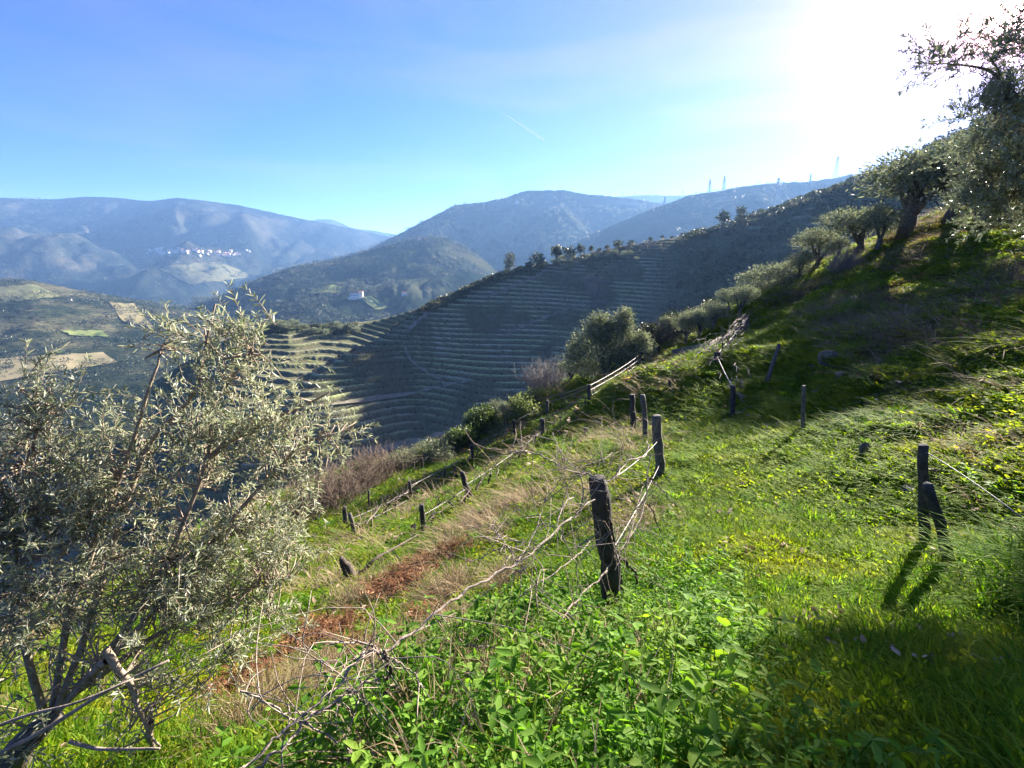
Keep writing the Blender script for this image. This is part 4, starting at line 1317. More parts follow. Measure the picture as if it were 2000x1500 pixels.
def clump_weed(seed, mat, ns=9, h=.3, L=.06, W=.036, R_=.1):
    r = np.random.default_rng(seed)
    parts = []; lp, ld = [], []
    for i in range(ns):
        a = r.random() * 6.283; q = R_ * math.sqrt(r.random())
        b = np.array([math.cos(a) * q, math.sin(a) * q, -.02]); hh = h * (.5 + .6 * r.random())
        e = b + np.array([math.cos(a) * hh * .35, math.sin(a) * hh * .35, hh]) + r.normal(size=3) * .02
        c = curve([b, (b + e) / 2 + r.normal(size=3) * .015, e], 6)
        parts.append(tubes([(c, np.linspace(.0028, .0012, 6))], 3))
        for j in range(1, 6):
            ph = r.random() * 6.283
            for k in range(2 if j < 5 else 4):
                an = ph + k * (3.1416 if j < 5 else 1.57)
                lp.append(c[j]); ld.append((math.cos(an), math.sin(an), .15 + r.normal() * .25))
    n = len(lp)
    Ls = L * (.5 + .7 * r.random(n))
    parts.append(leaf_set(np.array(lp), np.array(ld), rdir(n, 2.5, r), Ls, Ls * W / L, 'round'))
    return mesh_from("weed_clump", *merge(parts), mat)


def clump_fern(seed, mat, nf=13, Lf=.40):
    r = np.random.default_rng(seed)
    lp, ld, ll = [], [], []
    parts = []
    for i in range(nf):
        a = i * 6.283 / nf + r.normal() * .3; el = .5 + .4 * r.random(); L = Lf * (.6 + .5 * r.random())
        e = np.array([math.cos(a), math.sin(a), 0]) * L * math.cos(el) + np.array([0, 0, L * math.sin(el) * .55])
        c = curve([np.zeros(3), e * .5 + np.array([0, 0, L * .22]), e], 12)
        parts.append(tubes([(c, np.linspace(.003, .001, 12))], 3))
        t = norm(c[-1] - c[0]); s = norm(np.cross(t, [0, 0, 1.]))
        for j in range(2, 12):
            for sg in (-1, 1):
                lp.append(c[j]); ld.append(t * .5 + sg * s + r.normal(size=3) * .25); ll.append(L * .28 * (1 - .8 * abs(j / 11 - .35)))
    n = len(lp); ll = np.array(ll)
    parts.append(leaf_set(np.array(lp), np.array(ld), rdir(n, 1.5, r), ll, ll * .16, 'kite'))
    return mesh_from("fern_clump", *merge(parts), mat)


GREEN1 = leaf_mat("path_grass_blade", [(0, (0.06, 0.13, 0.008)), (.5, (0.16, 0.24, 0.012)), (1, (0.24, 0.31, 0.03))], .55, inst=True, rough=.75, spec=.05, trans_col=(1.5, 1.5, .5), patch=(0.24, 0.28, 0.025), patch_scale=.7)
HERB1 = leaf_mat("herb_leaf", [(0, (0.065, 0.11, 0.012)), (.55, (0.15, 0.21, 0.02)), (1, (0.23, 0.27, 0.04))], .55, inst=True, rough=.75, spec=.05, trans_col=(1.5, 1.4, .5), patch=(0.26, 0.23, 0.05), patch_scale=.55)
WEED = leaf_mat("weed_leaf", [(0, (0.05, 0.13, 0.012)), (.6, (0.115, 0.24, 0.022)), (1, (0.2, 0.33, 0.05))], .5, inst=True, rough=.7, spec=.1, trans_col=(1.4, 1.5, .5), patch=(0.17, 0.26, 0.03), patch_scale=1.6)
LONG = leaf_mat("long_grass_blade", [(0, (0.05, 0.13, 0.010)), (.6, (0.12, 0.23, 0.016)), (1, (0.24, 0.32, 0.05))], .55, inst=True, rough=.75, spec=.05, trans_col=(1.5, 1.5, .5))
STRAW = leaf_mat("straw_blade", [(0, (0.14, 0.095, 0.05)), (.5, (0.28, 0.21, 0.12)), (1, (0.45, 0.37, 0.23))], .35, inst=True, rough=.8, spec=.05)
FERN = leaf_mat("dead_fern_frond", [(0, (0.09, 0.042, 0.022)), (.6, (0.21, 0.095, 0.05)), (1, (0.34, 0.19, 0.10))], .35, inst=True, rough=.8, spec=.05)
BANK = leaf_mat("bank_herb_leaf", [(0, (0.08, 0.14, 0.014)), (.5, (0.19, 0.27, 0.026)), (1, (0.27, 0.34, 0.05))], .5, inst=True, rough=.75, spec=.05, trans_col=(1.5, 1.4, .5), patch=(0.21, 0.175, 0.08), patch_scale=.35)
LITTER = leaf_mat("fallen_leaf", [(0, (0.12, 0.08, 0.045)), (.5, (0.26, 0.19, 0.12)), (1, (0.42, 0.34, 0.24))], .2, inst=True, rough=.8, spec=.05)

herb_p = [clump_herb(s, HERB1) for s in (1, 2, 3)]
path_p = [clump_grass(s, GREEN1, 50, .10, .03, .085, .006, .9) for s in (4, 5)] + [clump_herb(s, GREEN1, 36, .11, .06, .034, .018) for s in (6, 7)]
bank_p = [clump_herb(s, BANK, 40, .13, .09, .034, .019) for s in (8, 9, 10)]
weed_p = [clump_weed(s, WEED, 10, .20, .040, .019, .12) for s in (11, 12, 13)]
long_p = [clump_grass(s, LONG, 40, .10, .22, .46, .009, .8) for s in (14, 15, 16)]
tuft_p = [clump_grass(s, LONG, 60, .08, .07, .17, .005, .7) for s in (17, 18)]
straw_p = [clump_grass(s, STRAW, 40, .12, .08, .24, .003, .9) for s in (19, 20)]
fern_p = [clump_fern(s, FERN) for s in (21, 22)]
litter_p = [clump_herb(s, LITTER, 16, .2, .03, .05, .03) for s in (23, 24)]
M_bramble = bark_mat("bramble_stem", (0.085, 0.06, 0.025), (0.24, 0.185, 0.085), 6.0, .1)
bramble_p = [twig_mesh("bramble_clump", s, .7, .42, 26, M_bramble, .004, 4) for s in (25, 26)]

N0 = 330.0


def samples(mult, rmin, rmax, base_scale=1.0, sc_r=5.0, sc_max=3.4):
    rr = np.linspace(rmin, rmax, 400)
    sc = np.clip(rr / sc_r, 1, sc_max)
    dens = N0 * mult / sc ** 2 * rr * 2.05
    cum = np.concatenate([[0], np.cumsum((dens[1:] + dens[:-1]) / 2 * np.diff(rr))])
    n = int(cum[-1])
    r = np.interp(rng.random(n) * cum[-1], cum, rr)
    a = (rng.random(n) - .5) * 2.05
    x = r * np.sin(a); y = r * np.cos(a)
    return x, y, r, np.clip(r / sc_r, 1, sc_max)


def srow(x, y):
    return (x - .86) * .941 - (y - 4) * .338


def sow(name, protos, mult, keep, rmin=.9, rmax=80, hmul=1.0, smul=1.0, hgrow=.1, tilt=.15):
    x, y, r, sc = samples(mult, rmin, rmax)
    k = rng.random(len(x)) < keep(x, y, r)
    x, y, r, sc = x[k], y[k], r[k], sc[k]
    z = near_h(x, y)
    s = sc * (.7 + .6 * rng.random(len(x))) * smul
    S = np.stack([s, s, s / sc * (1 + (sc - 1) * hgrow) * hmul], 1)
    print(name, len(x))
    return scatter(name, protos, np.stack([x, y, z - .01], 1), S, rng.random(len(x)) * 6.283, rng.normal(size=(len(x), 2)) * tilt)


def blobs(x, y, lst):
    m_ = np.zeros_like(x)
    for u, v, rad in lst:
        p = G(u, v)
        rr = rad * p[1] / F
        m_ = np.maximum(m_, sstep(1.15, .55, np.hypot((x - p[0]) / rr, (y - p[1]) / (rr * 1.5)) + .5 * (fbm(x * 2.5, y * 2.5, 2, 17) - .5)))
    return m_


FERNS = [(830, 1125, 60), (775, 1165, 50), (860, 1215, 55), (900, 1100, 30), (470, 1360, 50), (640, 1255, 70), (545, 1315, 60), (700, 1290, 50), (600, 1290, 50)]
STRAWS = [(960, 1030, 45), (1020, 985, 40), (720, 1180, 60), (880, 1090, 50), (780, 1290, 70), (560, 1390, 90), (500, 1440, 70), (900, 1240, 60), (1000, 1140, 50), (640, 1330, 60), (930, 1040, 55), (880, 1170, 60)]
fern_m = lambda x, y: blobs(x, y, FERNS)
straw_m = lambda x, y: blobs(x, y, STRAWS)
S_ = srow


def on_path(x, y):
    s = S_(x, y)
    w = np.interp(np.hypot(x, y), [0, 6, 12, 30, 60], [4.2, 4.0, 4.2, 6, 6])
    return sstep(.1, .9, s) * sstep(w + 1.2, w, s)


bankf = lambda x, y: sstep(5.0, 6.5, S_(x, y) - .25 * np.clip(12 - np.hypot(x, y), 0, 12) * 0) * sstep(3, 6, y)
bare = lambda x, y, sc=.35, lo=.5, hi=.62, s=41: sstep(lo, hi, fbm(x * sc, y * sc, 3, s))

sow("herbs", herb_p, 1.5, lambda x, y, r: (1 - on_path(x, y)) * (1 - bankf(x, y)) * (1 - .75 * bare(x, y, .5, .5, .6, 61)) * (1 - .55 * fern_m(x, y)) * (1 - .6 * straw_m(x, y)))
sow("path_grass", path_p, 2.2, lambda x, y, r: np.maximum(on_path(x, y), .25 * (1 - bankf(x, y))) * (1 - .35 * bare(x, y, .9, .55, .65, 65)))
sow("bank_herbs", bank_p, 1.9, lambda x, y, r: bankf(x, y) * (1 - .5 * bare(x, y, .25, .52, .62, 41)), hmul=1.2, smul=.85)
sow("weeds", weed_p, .42, lambda x, y, r: np.clip(sstep(-1.6, -.6, S_(x, y)) * sstep(1.3, .5, S_(x, y)) * sstep(5.8, 4.0, r) + .10 * (1 - bare(x, y, .6, .35, .5, 71)) * (1 - on_path(x, y)) * sstep(3, 5, r), 0, 1) * (1 - fern_m(x, y)), rmax=40, smul=.85, hgrow=.1)
sow("tall_weeds", weed_p, .07, lambda x, y, r: np.clip(sstep(-1.6, -.6, S_(x, y)) * sstep(1.3, .5, S_(x, y)) * sstep(5.8, 4.0, r), 0, 1) * bare(x, y, 1.4, .4, .55, 13), rmax=7, smul=1.6)
sow("long_grass", long_p, .55, lambda x, y, r: np.clip(sstep(2.9, 3.7, S_(x, y)) * sstep(6.4, 5.4, r) * sstep(-.5, 1.0, x), 0, 1), rmax=8)
sow("grass_tufts", tuft_p, .2, lambda x, y, r: bare(x, y, .8, .48, .58, 81) * (1 - .5 * bankf(x, y)) * (1 - fern_m(x, y)), rmax=60, hgrow=.0)
sow("dry_grass", straw_p, .6, lambda x, y, r: np.clip(.9 * straw_m(x, y) + .16 * bare(x, y, .5, .52, .62, 61) * (1 - on_path(x, y)) + .30 * bankf(x, y) * bare(x, y, .25, .5, .6, 41), 0, 1), rmax=60, hgrow=.0)
sow("dead_fern", fern_p, .16, lambda x, y, r: fern_m(x, y), rmin=2, rmax=14, smul=.9)
sow("fallen_leaves", litter_p, .25, lambda x, y, r: np.clip(.25 * (1 - bankf(x, y)) * bare(x, y, .7, .5, .6, 91) + blobs(x, y, [(1290, 725, 60), (1330, 712, 40), (1250, 735, 50), (1280, 1000, 40), (1480, 1110, 40)]), 0, 1), rmax=60, tilt=.2)
sow("brambles", bramble_p, .012, lambda x, y, r: np.clip(bankf(x, y) * bare(x, y, .25, .49, .58, 41) + .05 * (1 - on_path(x, y)) * bare(x, y, .5, .5, .6, 61), 0, 1), rmin=2, rmax=50, hgrow=.2)

sow('dead_stems', bramble_p, .11, lambda x, y, r: straw_m(x, y) * .9 + .10 * bare(x, y, .5, .5, .6, 61) * (1 - on_path(x, y)) * (1 - bankf(x, y)), rmin=2, rmax=9, smul=.75)

# ------------------------------------------------------------------ loose stones, the dry-stone wall
def stone_mesh(seed, sx, sy, sz, mat):
    r = np.random.default_rng(seed)
    u = np.linspace(0, 2 * math.pi, 11)[:-1]; w = np.linspace(-1, 1, 7)[1:-1]
    V = [(0, 0, -1)] + [(math.cos(a) * math.sqrt(1 - z * z), math.sin(a) * math.sqrt(1 - z * z), z) for z in w for a in u] + [(0, 0, 1)]
    V = np.array(V)
    V = np.sign(V) * np.abs(V) ** .75
    V *= (1 + .35 * (fbm(V[:, 0] * 1.5 + seed, V[:, 1] * 1.5 + V[:, 2], 3, seed) - .5))[:, None]
    V = V * np.array([sx, sy, sz])
    q = grid_faces(5, 10, True) + 1
    j = np.arange(10)
    return mesh_from("stone", V, [q, np.concatenate([np.stack([np.zeros(10, int), (j + 1) % 10 + 1, j + 1], 1), np.stack([np.full(10, 51), 41 + j, 41 + (j + 1) % 10], 1)])], mat, smooth=False)


M_stone = bark_mat("schist_stone", (0.05, 0.043, 0.036), (0.17, 0.15, 0.125), 6.0, .8)
for i, (u, v, s, lab) in enumerate([(1688, 896, (.10, .07, .24), "pointed grey stone standing at the foot of the bank"), (1778, 968, (.18, .1, .10), "flat pale stone half buried near the slate-blue post"),
                                    (1615, 715, (.32, .2, .42), "large grey rock bulging from the shaded bank"), (1640, 742, (.25, .18, .2), "small rock below the large one in the shaded bank"),
                                    (1482, 1122, (.14, .09, .025), "flat stone lying in the grass of the track")]):
    p = G(u, v)
    o = link("rock", stone_mesh(40 + i, *s, M_stone), None, (p + np.array([0, 0, s[2] * .5])).tolist())
    o.rotation_euler = (.15, -.35 if i == 0 else .1, i * 1.3)
    tag(o, lab, "rock")

wa, wb = G(1318, 700), G(1372, 690)
wl = empty("stone_wall", wa, "low dark dry-stone wall holding the grass terrace under the forked olive", "stone wall")
svars = [stone_mesh(60 + i, .24, .17, .13, M_stone) for i in range(5)]
for rw in range(3):
    for i in range(11):
        f = (i + .5 * (rw % 2)) / 10.5
        q = wa + (wb - wa) * f - wa
        o = link("stone", svars[(i + rw) % 5], wl, (q + np.array([0, 0, .08 + rw * .21])).tolist())
        o.rotation_euler = (random.uniform(-.2, .2), random.uniform(-.2, .2), math.atan2(*(wb - wa)[[1, 0]]) + random.uniform(-.3, .3))

# ------------------------------------------------------------------ the vineyard hill: tracks, vines, scrub, trees on its crest
sg = spur_grid


def spur_z(x, y):
    i = np.clip((np.asarray(y) - ys[0]) / (ys[1] - ys[0]), 0, len(ys) - 2); jx = np.clip((np.asarray(x) - xs[0]) / (xs[1] - xs[0]), 0, len(xs) - 2)
    i0 = i.astype(int); j0 = jx.astype(int); fi = i - i0; fj = jx - j0
    Zg = sg['Z']
    return (Zg[i0, j0] * (1 - fi) + Zg[i0 + 1, j0] * fi) * (1 - fj) + (Zg[i0, j0 + 1] * (1 - fi) + Zg[i0 + 1, j0 + 1] * fi) * fj


m = NT("dirt_track")
M_track = m.done(m.diffuse(m.ramp(m.noise(.4, 4), [(.3, (.16, .14, .10)), (.7, (.27, .24, .18))]), rough=1.0, spec=0))
for pix, w in [([(1074, 517), (1066, 527), (1048, 540), (1025, 551), (1000, 561), (975, 572), (942, 582)], 2.6), ([(856, 598), (835, 612), (812, 632), (795, 650)], 2.6),
               ([(788, 668), (800, 700), (825, 722), (860, 742)], 1.1), ([(560, 800), (640, 790), (760, 777), (830, 762), (910, 745)], 1.5), ([(1140, 592), (1080, 615), (1030, 635), (985, 655)], 1.4), ([(690, 893), (760, 878), (820, 862), (880, 842)], 2.6)]:
    pp = [hit(bvh_spur, *q) for q in curve(np.array(pix, float), 60)]
    pp = np.array([p for p in pp if p is not None])
    if len(pp) < 8: continue
    for _ in range(6):
        pp[1:-1] = (pp[:-2] + 2 * pp[1:-1] + pp[2:]) / 4
    t = norm(np.gradient(pp[:, :2], axis=0)); s = np.stack([-t[:, 1], t[:, 0]], 1)
    rows = []
    for k in np.linspace(-1, 1, 5):
        xy = pp[:, :2] + s * k * w * .5
        rows.append(np.column_stack([xy, np.maximum(spur_z(xy[:, 0], xy[:, 1]), spur_z(pp[:, 0], pp[:, 1]) - .3) + .22]))
    Vt = np.array(rows).reshape(-1, 3)
    tag(link("dirt_track", mesh_from("dirt_track", Vt, grid_faces(5, len(pp)), M_track)), kind='structure')

# rows of pruned vines along the terraces
VT = leaf_mat("far_vine_twig", [(0, (.06, .05, .03)), (1, (.16, .14, .08))], .2, inst=True)
vt_p = [clump_grass(s, VT, 26, .35, .6, 1.2, .05, .5) for s in (31, 32)]
k = (sg['vine'] > .5) & (sg['frac'] > .10) & (sg['frac'] < .26) & (rng.random(sg['X'].shape) < .55)
xv, yv, zv = sg['X'][k], sg['Y'][k], sg['Z'][k]
n = len(xv); print("vines", n)
scatter("vine_rows", vt_p, np.column_stack([xv + rng.normal(size=n) * .3, yv, zv]), np.repeat((.8 + .4 * rng.random(n))[:, None], 3, 1), rng.random(n) * 6.28, rng.normal(size=(n, 2)) * .05)
# scrub on the wooded part
SC = leaf_mat("scrub_leaf", [(0, (.025, .036, .015)), (.6, (.07, .085, .038)), (1, (.16, .155, .085))], .3, inst=True, island=False)


def blob_tree(seed, mat, n=70, h=1.0):
    r = np.random.default_rng(seed)
    d = rdir(n, .2, r)
    p = d * np.array([.5, .5, .42]) * (.55 + .45 * r.random(n))[:, None] + np.array([0, 0, .5])
    return mesh_from("scrub_clump", *leaf_set(p, d + r.normal(size=(n, 3)) * .5, rdir(n, .5, r), .26, .2, 'kite'), mat)


sc_p = [blob_tree(s, SC) for s in (41, 42, 43)]
k = (sg['wood'] > .6) & (rng.random(sg['X'].shape) < .085) & (fbm(sg['X'] * .05, sg['Y'] * .05, 3, 7) > .40)
xv, yv, zv = sg['X'][k], sg['Y'][k], sg['Z'][k]
n = len(xv); print("scrub", n)
s = 1.0 + 3.0 * rng.random(n) ** 2.5
scatter("hill_scrub", sc_p, np.column_stack([xv, yv, zv - .1]), np.stack([s * 1.2, s * 1.2, s], 1), rng.random(n) * 6.28, rng.normal(size=(n, 2)) * .05)
# belt of scrub along the left flank of the crest
bel = []
for f in np.linspace(0, 1, 420):
    u = 820 + (1075 - 820) * f; v = np.interp(u, [820, 930, 1000, 1075], [609, 562, 534, 519])
    p = P(u, v, np.interp(u, [820, 930, 1000, 1080], [262, 292, 305, 322]))
    bel.append((p[0] + rng.normal() * 2.5, p[1] + 2 + rng.normal() * 4))
bel = np.array(bel); zz = spur_z(bel[:, 0], bel[:, 1]); s = 1.2 + 2.4 * rng.random(len(bel)) ** 2
scatter("crest_scrub", sc_p, np.column_stack([bel, zz - .1]), np.stack([s * 1.3, s * 1.3, s], 1), rng.random(len(bel)) * 6.28, rng.normal(size=(len(bel), 2)) * .05)


def crest_tree(name, ms, u, v, px, Y, lab, cat, group, wide=1.0, unit=1.0, part=("trunk", "crown")):
    p = P(u, v, Y); p[2] = spur_z(p[0], p[1]) - .1
    # walk to the spot where the base shows at this pixel row
    dep = p[1] * CP - p[2] * SP
    s = px * dep / F / unit
    o = empty(name, p, lab, cat, group, random.uniform(0, 6.28))
    o.scale = (s * wide, s * wide, s)
    for me, nm in zip(ms, part):
        link(nm, me, o)
    return o


FT = [tree_meshes("far_tree_a", 51, [(0, 0, .72, .34, .34, .26, 2), (.2, 0, .6, .24, .24, .2, 1), (-.22, .05, .62, .24, .24, .2, 1)], .42, 3, .035, 520, .12, .07, M_dark_leaf, M_dark_bark, per=5, spread=.05),
      tree_meshes("far_tree_b", 52, [(0, 0, .62, .42, .42, .34, 2), (.25, 0, .5, .26, .26, .22, 1), (-.2, .1, .75, .22, .22, .2, 1)], .3, 3, .03, 520, .12, .07, M_dark_leaf, M_dark_bark, per=5, spread=.05),
      tree_meshes("far_olive", 53, [(0, 0, .62, .40, .40, .32, 2), (.28, 0, .55, .26, .26, .22, 1), (-.25, .1, .58, .26, .26, .22, 1)], .3, 3, .035, 460, .12, .06, M_olive_mid, M_bark, per=5, spread=.05)]
PINE = tree_meshes("stone_pine", 54, [(0, 0, .90, .20, .20, .09, 1.4), (.05, 0, .74, .26, .26, .08, 1.6), (-.06, 0, .60, .25, .25, .08, 1.6), (.06, 0, .46, .22, .22, .07, 1.2), (-.12, 0, .35, .14, .14, .05, .6)], .86, 5, .03, 1500, .06, .025, M_dark_leaf, M_dark_bark, per=6, spread=.03)
gC = "trees along the crest of the vineyard hill"
crest_tree("pine_tree", PINE, 996, 537, 42, 304, "tall layered pine standing alone on the crest of the vineyard hill", "pine tree", None)
for u, v, px, Y, k, wd, lab in [
    (1050, 531, 30, 313, 1, 1.2, "broad dark tree just downhill of the track's top bend"), (1034, 533, 20, 310, 0, 1.2, "smaller dark tree between the pine and the broad dark tree"),
    (1088, 513, 34, 322, 0, 1.0, "tall dark tree at the top of the pale track"), (1112, 508, 26, 325, 1, 1.1, "spreading dark tree next to the tall one at the track's top"),
    (1134, 495, 26, 327, 0, .7, "narrow upright dark tree on the crest"), (1154, 492, 18, 328, 0, .7, "slender small tree right after the narrow upright one"),
    (1206, 482, 18, 334, 1, 1.2, "rounded tree on the level part of the crest"), (1232, 479, 12, 336, 1, 1.3, "low rounded tree beside the rounded one on the level crest"),
    (1270, 471, 10, 339, 1, 1.0, "small lone tree on the crest past the low rounded one"), (1352, 459, 9, 345, 1, 1.3, "tiny tree at the middle of the rising crest"),
    (1412, 443, 29, 347, 1, 1.05, "wider of the two large round trees on the rising crest"), (1446, 430, 26, 347, 1, .85, "smaller, higher of the two large round trees on the rising crest"),
    (1520, 408, 9, 344, 1, 1.5, "low dark tree on the steep upper crest"), (1655, 356, 8, 331, 1, 1.6, "dark tree highest on the visible crest")]:
    crest_tree("round_tree", FT[k], u, v, px, Y, lab, "tree", gC, wd)
for i, (u, v, px, Y) in enumerate([(1185, 488, 11, 332), (1170, 491, 9, 330), (1293, 468, 8, 341), (1312, 466, 7, 342), (1332, 463, 8, 343), (1372, 455, 8, 346), (980, 545, 15, 299), (962, 552, 13, 296), (946, 559, 12, 293), (925, 570, 11, 288), (905, 577, 10, 283), (880, 588, 9, 276),
                                   (862, 596, 8, 271), (845, 604, 9, 266), (1480, 420, 6, 346), (1550, 394, 6, 342), (1590, 381, 6, 338), (1620, 370, 7, 335), (1690, 345, 8, 326), (1725, 331, 8, 320), (1760, 314, 8, 313)]):
    crest_tree("crest_tree", FT[i % 2], u, v, px, Y, "one of the small dark trees strung along the crest of the vineyard hill", "tree", "small dark trees on the far crest", random.uniform(1, 1.5))
for i in range(26):
    u = 1085 + 165 * random.random(); v = 508 + 20 * random.random() + (1100 - u) * .08
    p = hit(bvh_spur, u, v)
    if p is None: continue
    crest_tree("far_olive", FT[2], u, v, random.uniform(10, 15), p[1], "one of the small pale olives planted on the upper terraces below the crest", "olive tree", "small pale olives on the upper terraces", random.uniform(1, 1.4))
BT = twig_mesh("pale_tree", 61, 1.1, 1.0, 60, M_bare_grey, .012, 5)
for u, v, px, lab in [(1160, 560, 24, "uppermost pale leafless tree at the end of the terraces"), (1178, 556, 16, "small pale leafless tree beside the uppermost one"), (1164, 580, 26, "middle pale leafless tree at the end of the terraces"),
                      (1170, 602, 20, "lowest pale leafless tree at the end of the terraces"), (968, 650, 12, "pale shrub where two tracks meet on the terraces"), (960, 626, 8, "yellowish shrub on the lit strip of the terraces")]:
    p = hit(bvh_spur, u, v)
    o = empty("pale_tree", p, lab, "tree", "pale leafless trees among the terraces"); s = px * p[1] / F
    o.scale = (s * 1.3, s * 1.3, s)
    link("branches", BT, o)

# trees on the tail hill
for i in range(60):
    u = random.uniform(505, 700); v = np.interp(u, [505, 560, 620, 690, 700], [640, 634, 641, 639, 638]) + random.uniform(1, 16)
    p = hit(bvh_tail, u, v)
    if p is None: continue
    o = empty("tail_tree", p, "one of the small scrubby trees on the top of the terraced tail hill", "tree", "scrubby trees on the tail hill", random.random() * 6)
    s = random.uniform(3, 6); o.scale = (s * 1.3, s * 1.3, s)
    for me_, nm in zip(FT[2 if i % 3 else 1], ("trunk", "crown")):
        link(nm, me_, o)

# ------------------------------------------------------------------ woods on the mountains
WD = leaf_mat("far_wood_leaf", [(0, (.012, .02, .008)), (.6, (.035, .045, .018)), (1, (.075, .08, .04))], .2, inst=True, island=False)
wd_p = [blob_tree(s, WD, 26) for s in (71, 72)]


def woods(name, geo, n, smin, smax, thr=.46, sc=.004, seed=0):
    V, Fq = geo
    c = V[Fq].mean(1)
    a = np.linalg.norm(np.cross(V[Fq[:, 1]] - V[Fq[:, 0]], V[Fq[:, 3]] - V[Fq[:, 0]]), axis=1)
    a = a * (fbm(c[:, 0] * sc, c[:, 1] * sc, 4, seed) > thr) * (c[:, 1] > 50)
    i = rng.choice(len(Fq), n, p=a / a.sum())
    f, g_ = rng.random((2, n))
    q = V[Fq[i]]
    p = (q[:, 0] * (1 - f)[:, None] + q[:, 1] * f[:, None]) * (1 - g_)[:, None] + (q[:, 3] * (1 - f)[:, None] + q[:, 2] * f[:, None]) * g_[:, None]
    s = smin + (smax - smin) * rng.random(n) ** 2
    scatter(name, wd_p, p, np.stack([s * 1.3, s * 1.3, s], 1), rng.random(n) * 6.28, np.zeros((n, 2)))


woods("farm_hill_woods", farm_geo, 9000, 4, 10, .48, .006, 3)
woods("big_mountain_woods", big_geo, 9000, 7, 16, .42, .003, 4)
woods("right_ridge_woods", right_geo, 7000, 6, 13, .42, .004, 5)
woods("valley_slope_woods", low_geo, 14000, 3, 9, .46, .008, 6)
woods("far_mountain_woods", far_geo, 9000, 10, 22, .46, .002, 7)

# ------------------------------------------------------------------ fields on the far slopes, and a painted lens flare streak
def field_flare_sheet(bv, quad, c0, c1, n=14, k=8):
    m_ = NT("crop_flare_patch")
    M_ = m_.done(m_.diffuse(m_.ramp(m_.noise(.03, 4), [(.35, c0), (.65, c1)]), rough=1.0, spec=0))
    a, b, c, d = [np.array(q, float) for q in quad]
    V = []
    for i in range(k):
        for j_ in range(n):
            f, g_ = j_ / (n - 1), i / (k - 1)
            q = (a * (1 - f) + b * f) * (1 - g_) + (d * (1 - f) + c * f) * g_ + rng.normal(size=2) * .7
            p = hit(bv, *q)
            if p is None: return
            V.append(p * (1 - 3.0 / np.linalg.norm(p)) + np.array([0, 0, .8]))
    tag(link("field_flare_sheet", mesh_from("field_flare_sheet", V, grid_faces(k, n), M_)), kind='structure')


field_flare_sheet(bvh_farm, [(596, 574), (640, 556), (676, 560), (668, 572)], (.12, .16, .05), (.19, .20, .08))
field_flare_sheet(bvh_farm, [(705, 584), (722, 578), (760, 600), (735, 606)], (.15, .19, .06), (.22, .23, .09))  # no crop here: the slanted lens flare streak, painted as a pale green sheet
field_flare_sheet(bvh_low, [(213, 590), (262, 594), (300, 640), (240, 628)], (.16, .14, .07), (.22, .19, .10))
field_flare_sheet(bvh_low, [(120, 646), (200, 646), (212, 658), (140, 656)], (.09, .12, .04), (.14, .16, .06))
field_flare_sheet(bvh_low, [(0, 700), (200, 688), (230, 708), (0, 745)], (.13, .12, .065), (.20, .17, .10))
field_flare_sheet(bvh_low, [(0, 560), (70, 556), (120, 580), (0, 590)], (.12, .13, .06), (.17, .16, .08))
field_flare_sheet(bvh_far, [(300, 520), (430, 512), (500, 540), (370, 555)], (.07, .075, .04), (.12, .11, .06))

# ------------------------------------------------------------------ houses, pylons, masts, the vapour trail
M_white = NT("white_wall"); M_white = M_white.done(M_white.diffuse((.66, .62, .57), rough=.9, spec=.1))
M_cream = NT("cream_wall"); M_cream = M_cream.done(M_cream.diffuse((.62, .54, .42), rough=.9, spec=.1))
M_tile = NT("orange_roof_tile"); M_tile = M_tile.done(M_tile.diffuse(M_tile.ramp(M_tile.noise(1.5, 3), [(.3, (.26, .11, .06)), (.7, (.42, .20, .11))]), rough=.9, spec=.1))
M_glass = NT("dark_window"); M_glass = M_glass.done(M_glass.diffuse((.03, .035, .04), rough=.2, spec=.5))
M_steel = NT("galvanised_steel"); M_steel = M_steel.done(M_steel.diffuse((.22, .23, .24), rough=.6, spec=.4))


def boxv(x0, x1, y0, y1, z0, z1):
    V = np.array([(x, y, z) for z in (z0, z1) for y in (y0, y1) for x in (x0, x1)], float)
    return V, [np.array([(0, 2, 3, 1), (4, 5, 7, 6), (0, 1, 5, 4), (2, 6, 7, 3), (0, 4, 6, 2), (1, 3, 7, 5)])]


def house_parts(w, d, h, rh, ov=.4):
    wall = boxv(-w / 2, w / 2, -d / 2, d / 2, -4, h)
    x = w / 2 + ov; y = d / 2 + ov; t = .3
    V = np.array([(-x, -y, h + .02), (x, -y, h + .02), (x, y, h + .02), (-x, y, h + .02), (-x, 0, h + rh), (x, 0, h + rh), (-x, -y, h + .02 + t), (x, -y, h + .02 + t), (x, y, h + .02 + t), (-x, y, h + .02 + t), (-x, 0, h + rh + t), (x, 0, h + rh + t)])
    Fr = [np.array([(0, 3, 2, 1), (6, 7, 11, 10), (10, 11, 8, 9), (0, 1, 7, 6), (2, 3, 9, 8)]), np.array([(0, 4, 3), (1, 2, 5), ])]
    Fr[0] = np.concatenate([Fr[0], [(0, 6, 10, 4), (4, 10, 9, 3), (1, 5, 11, 7), (5, 2, 8, 11)]])
    return wall, (V, Fr)


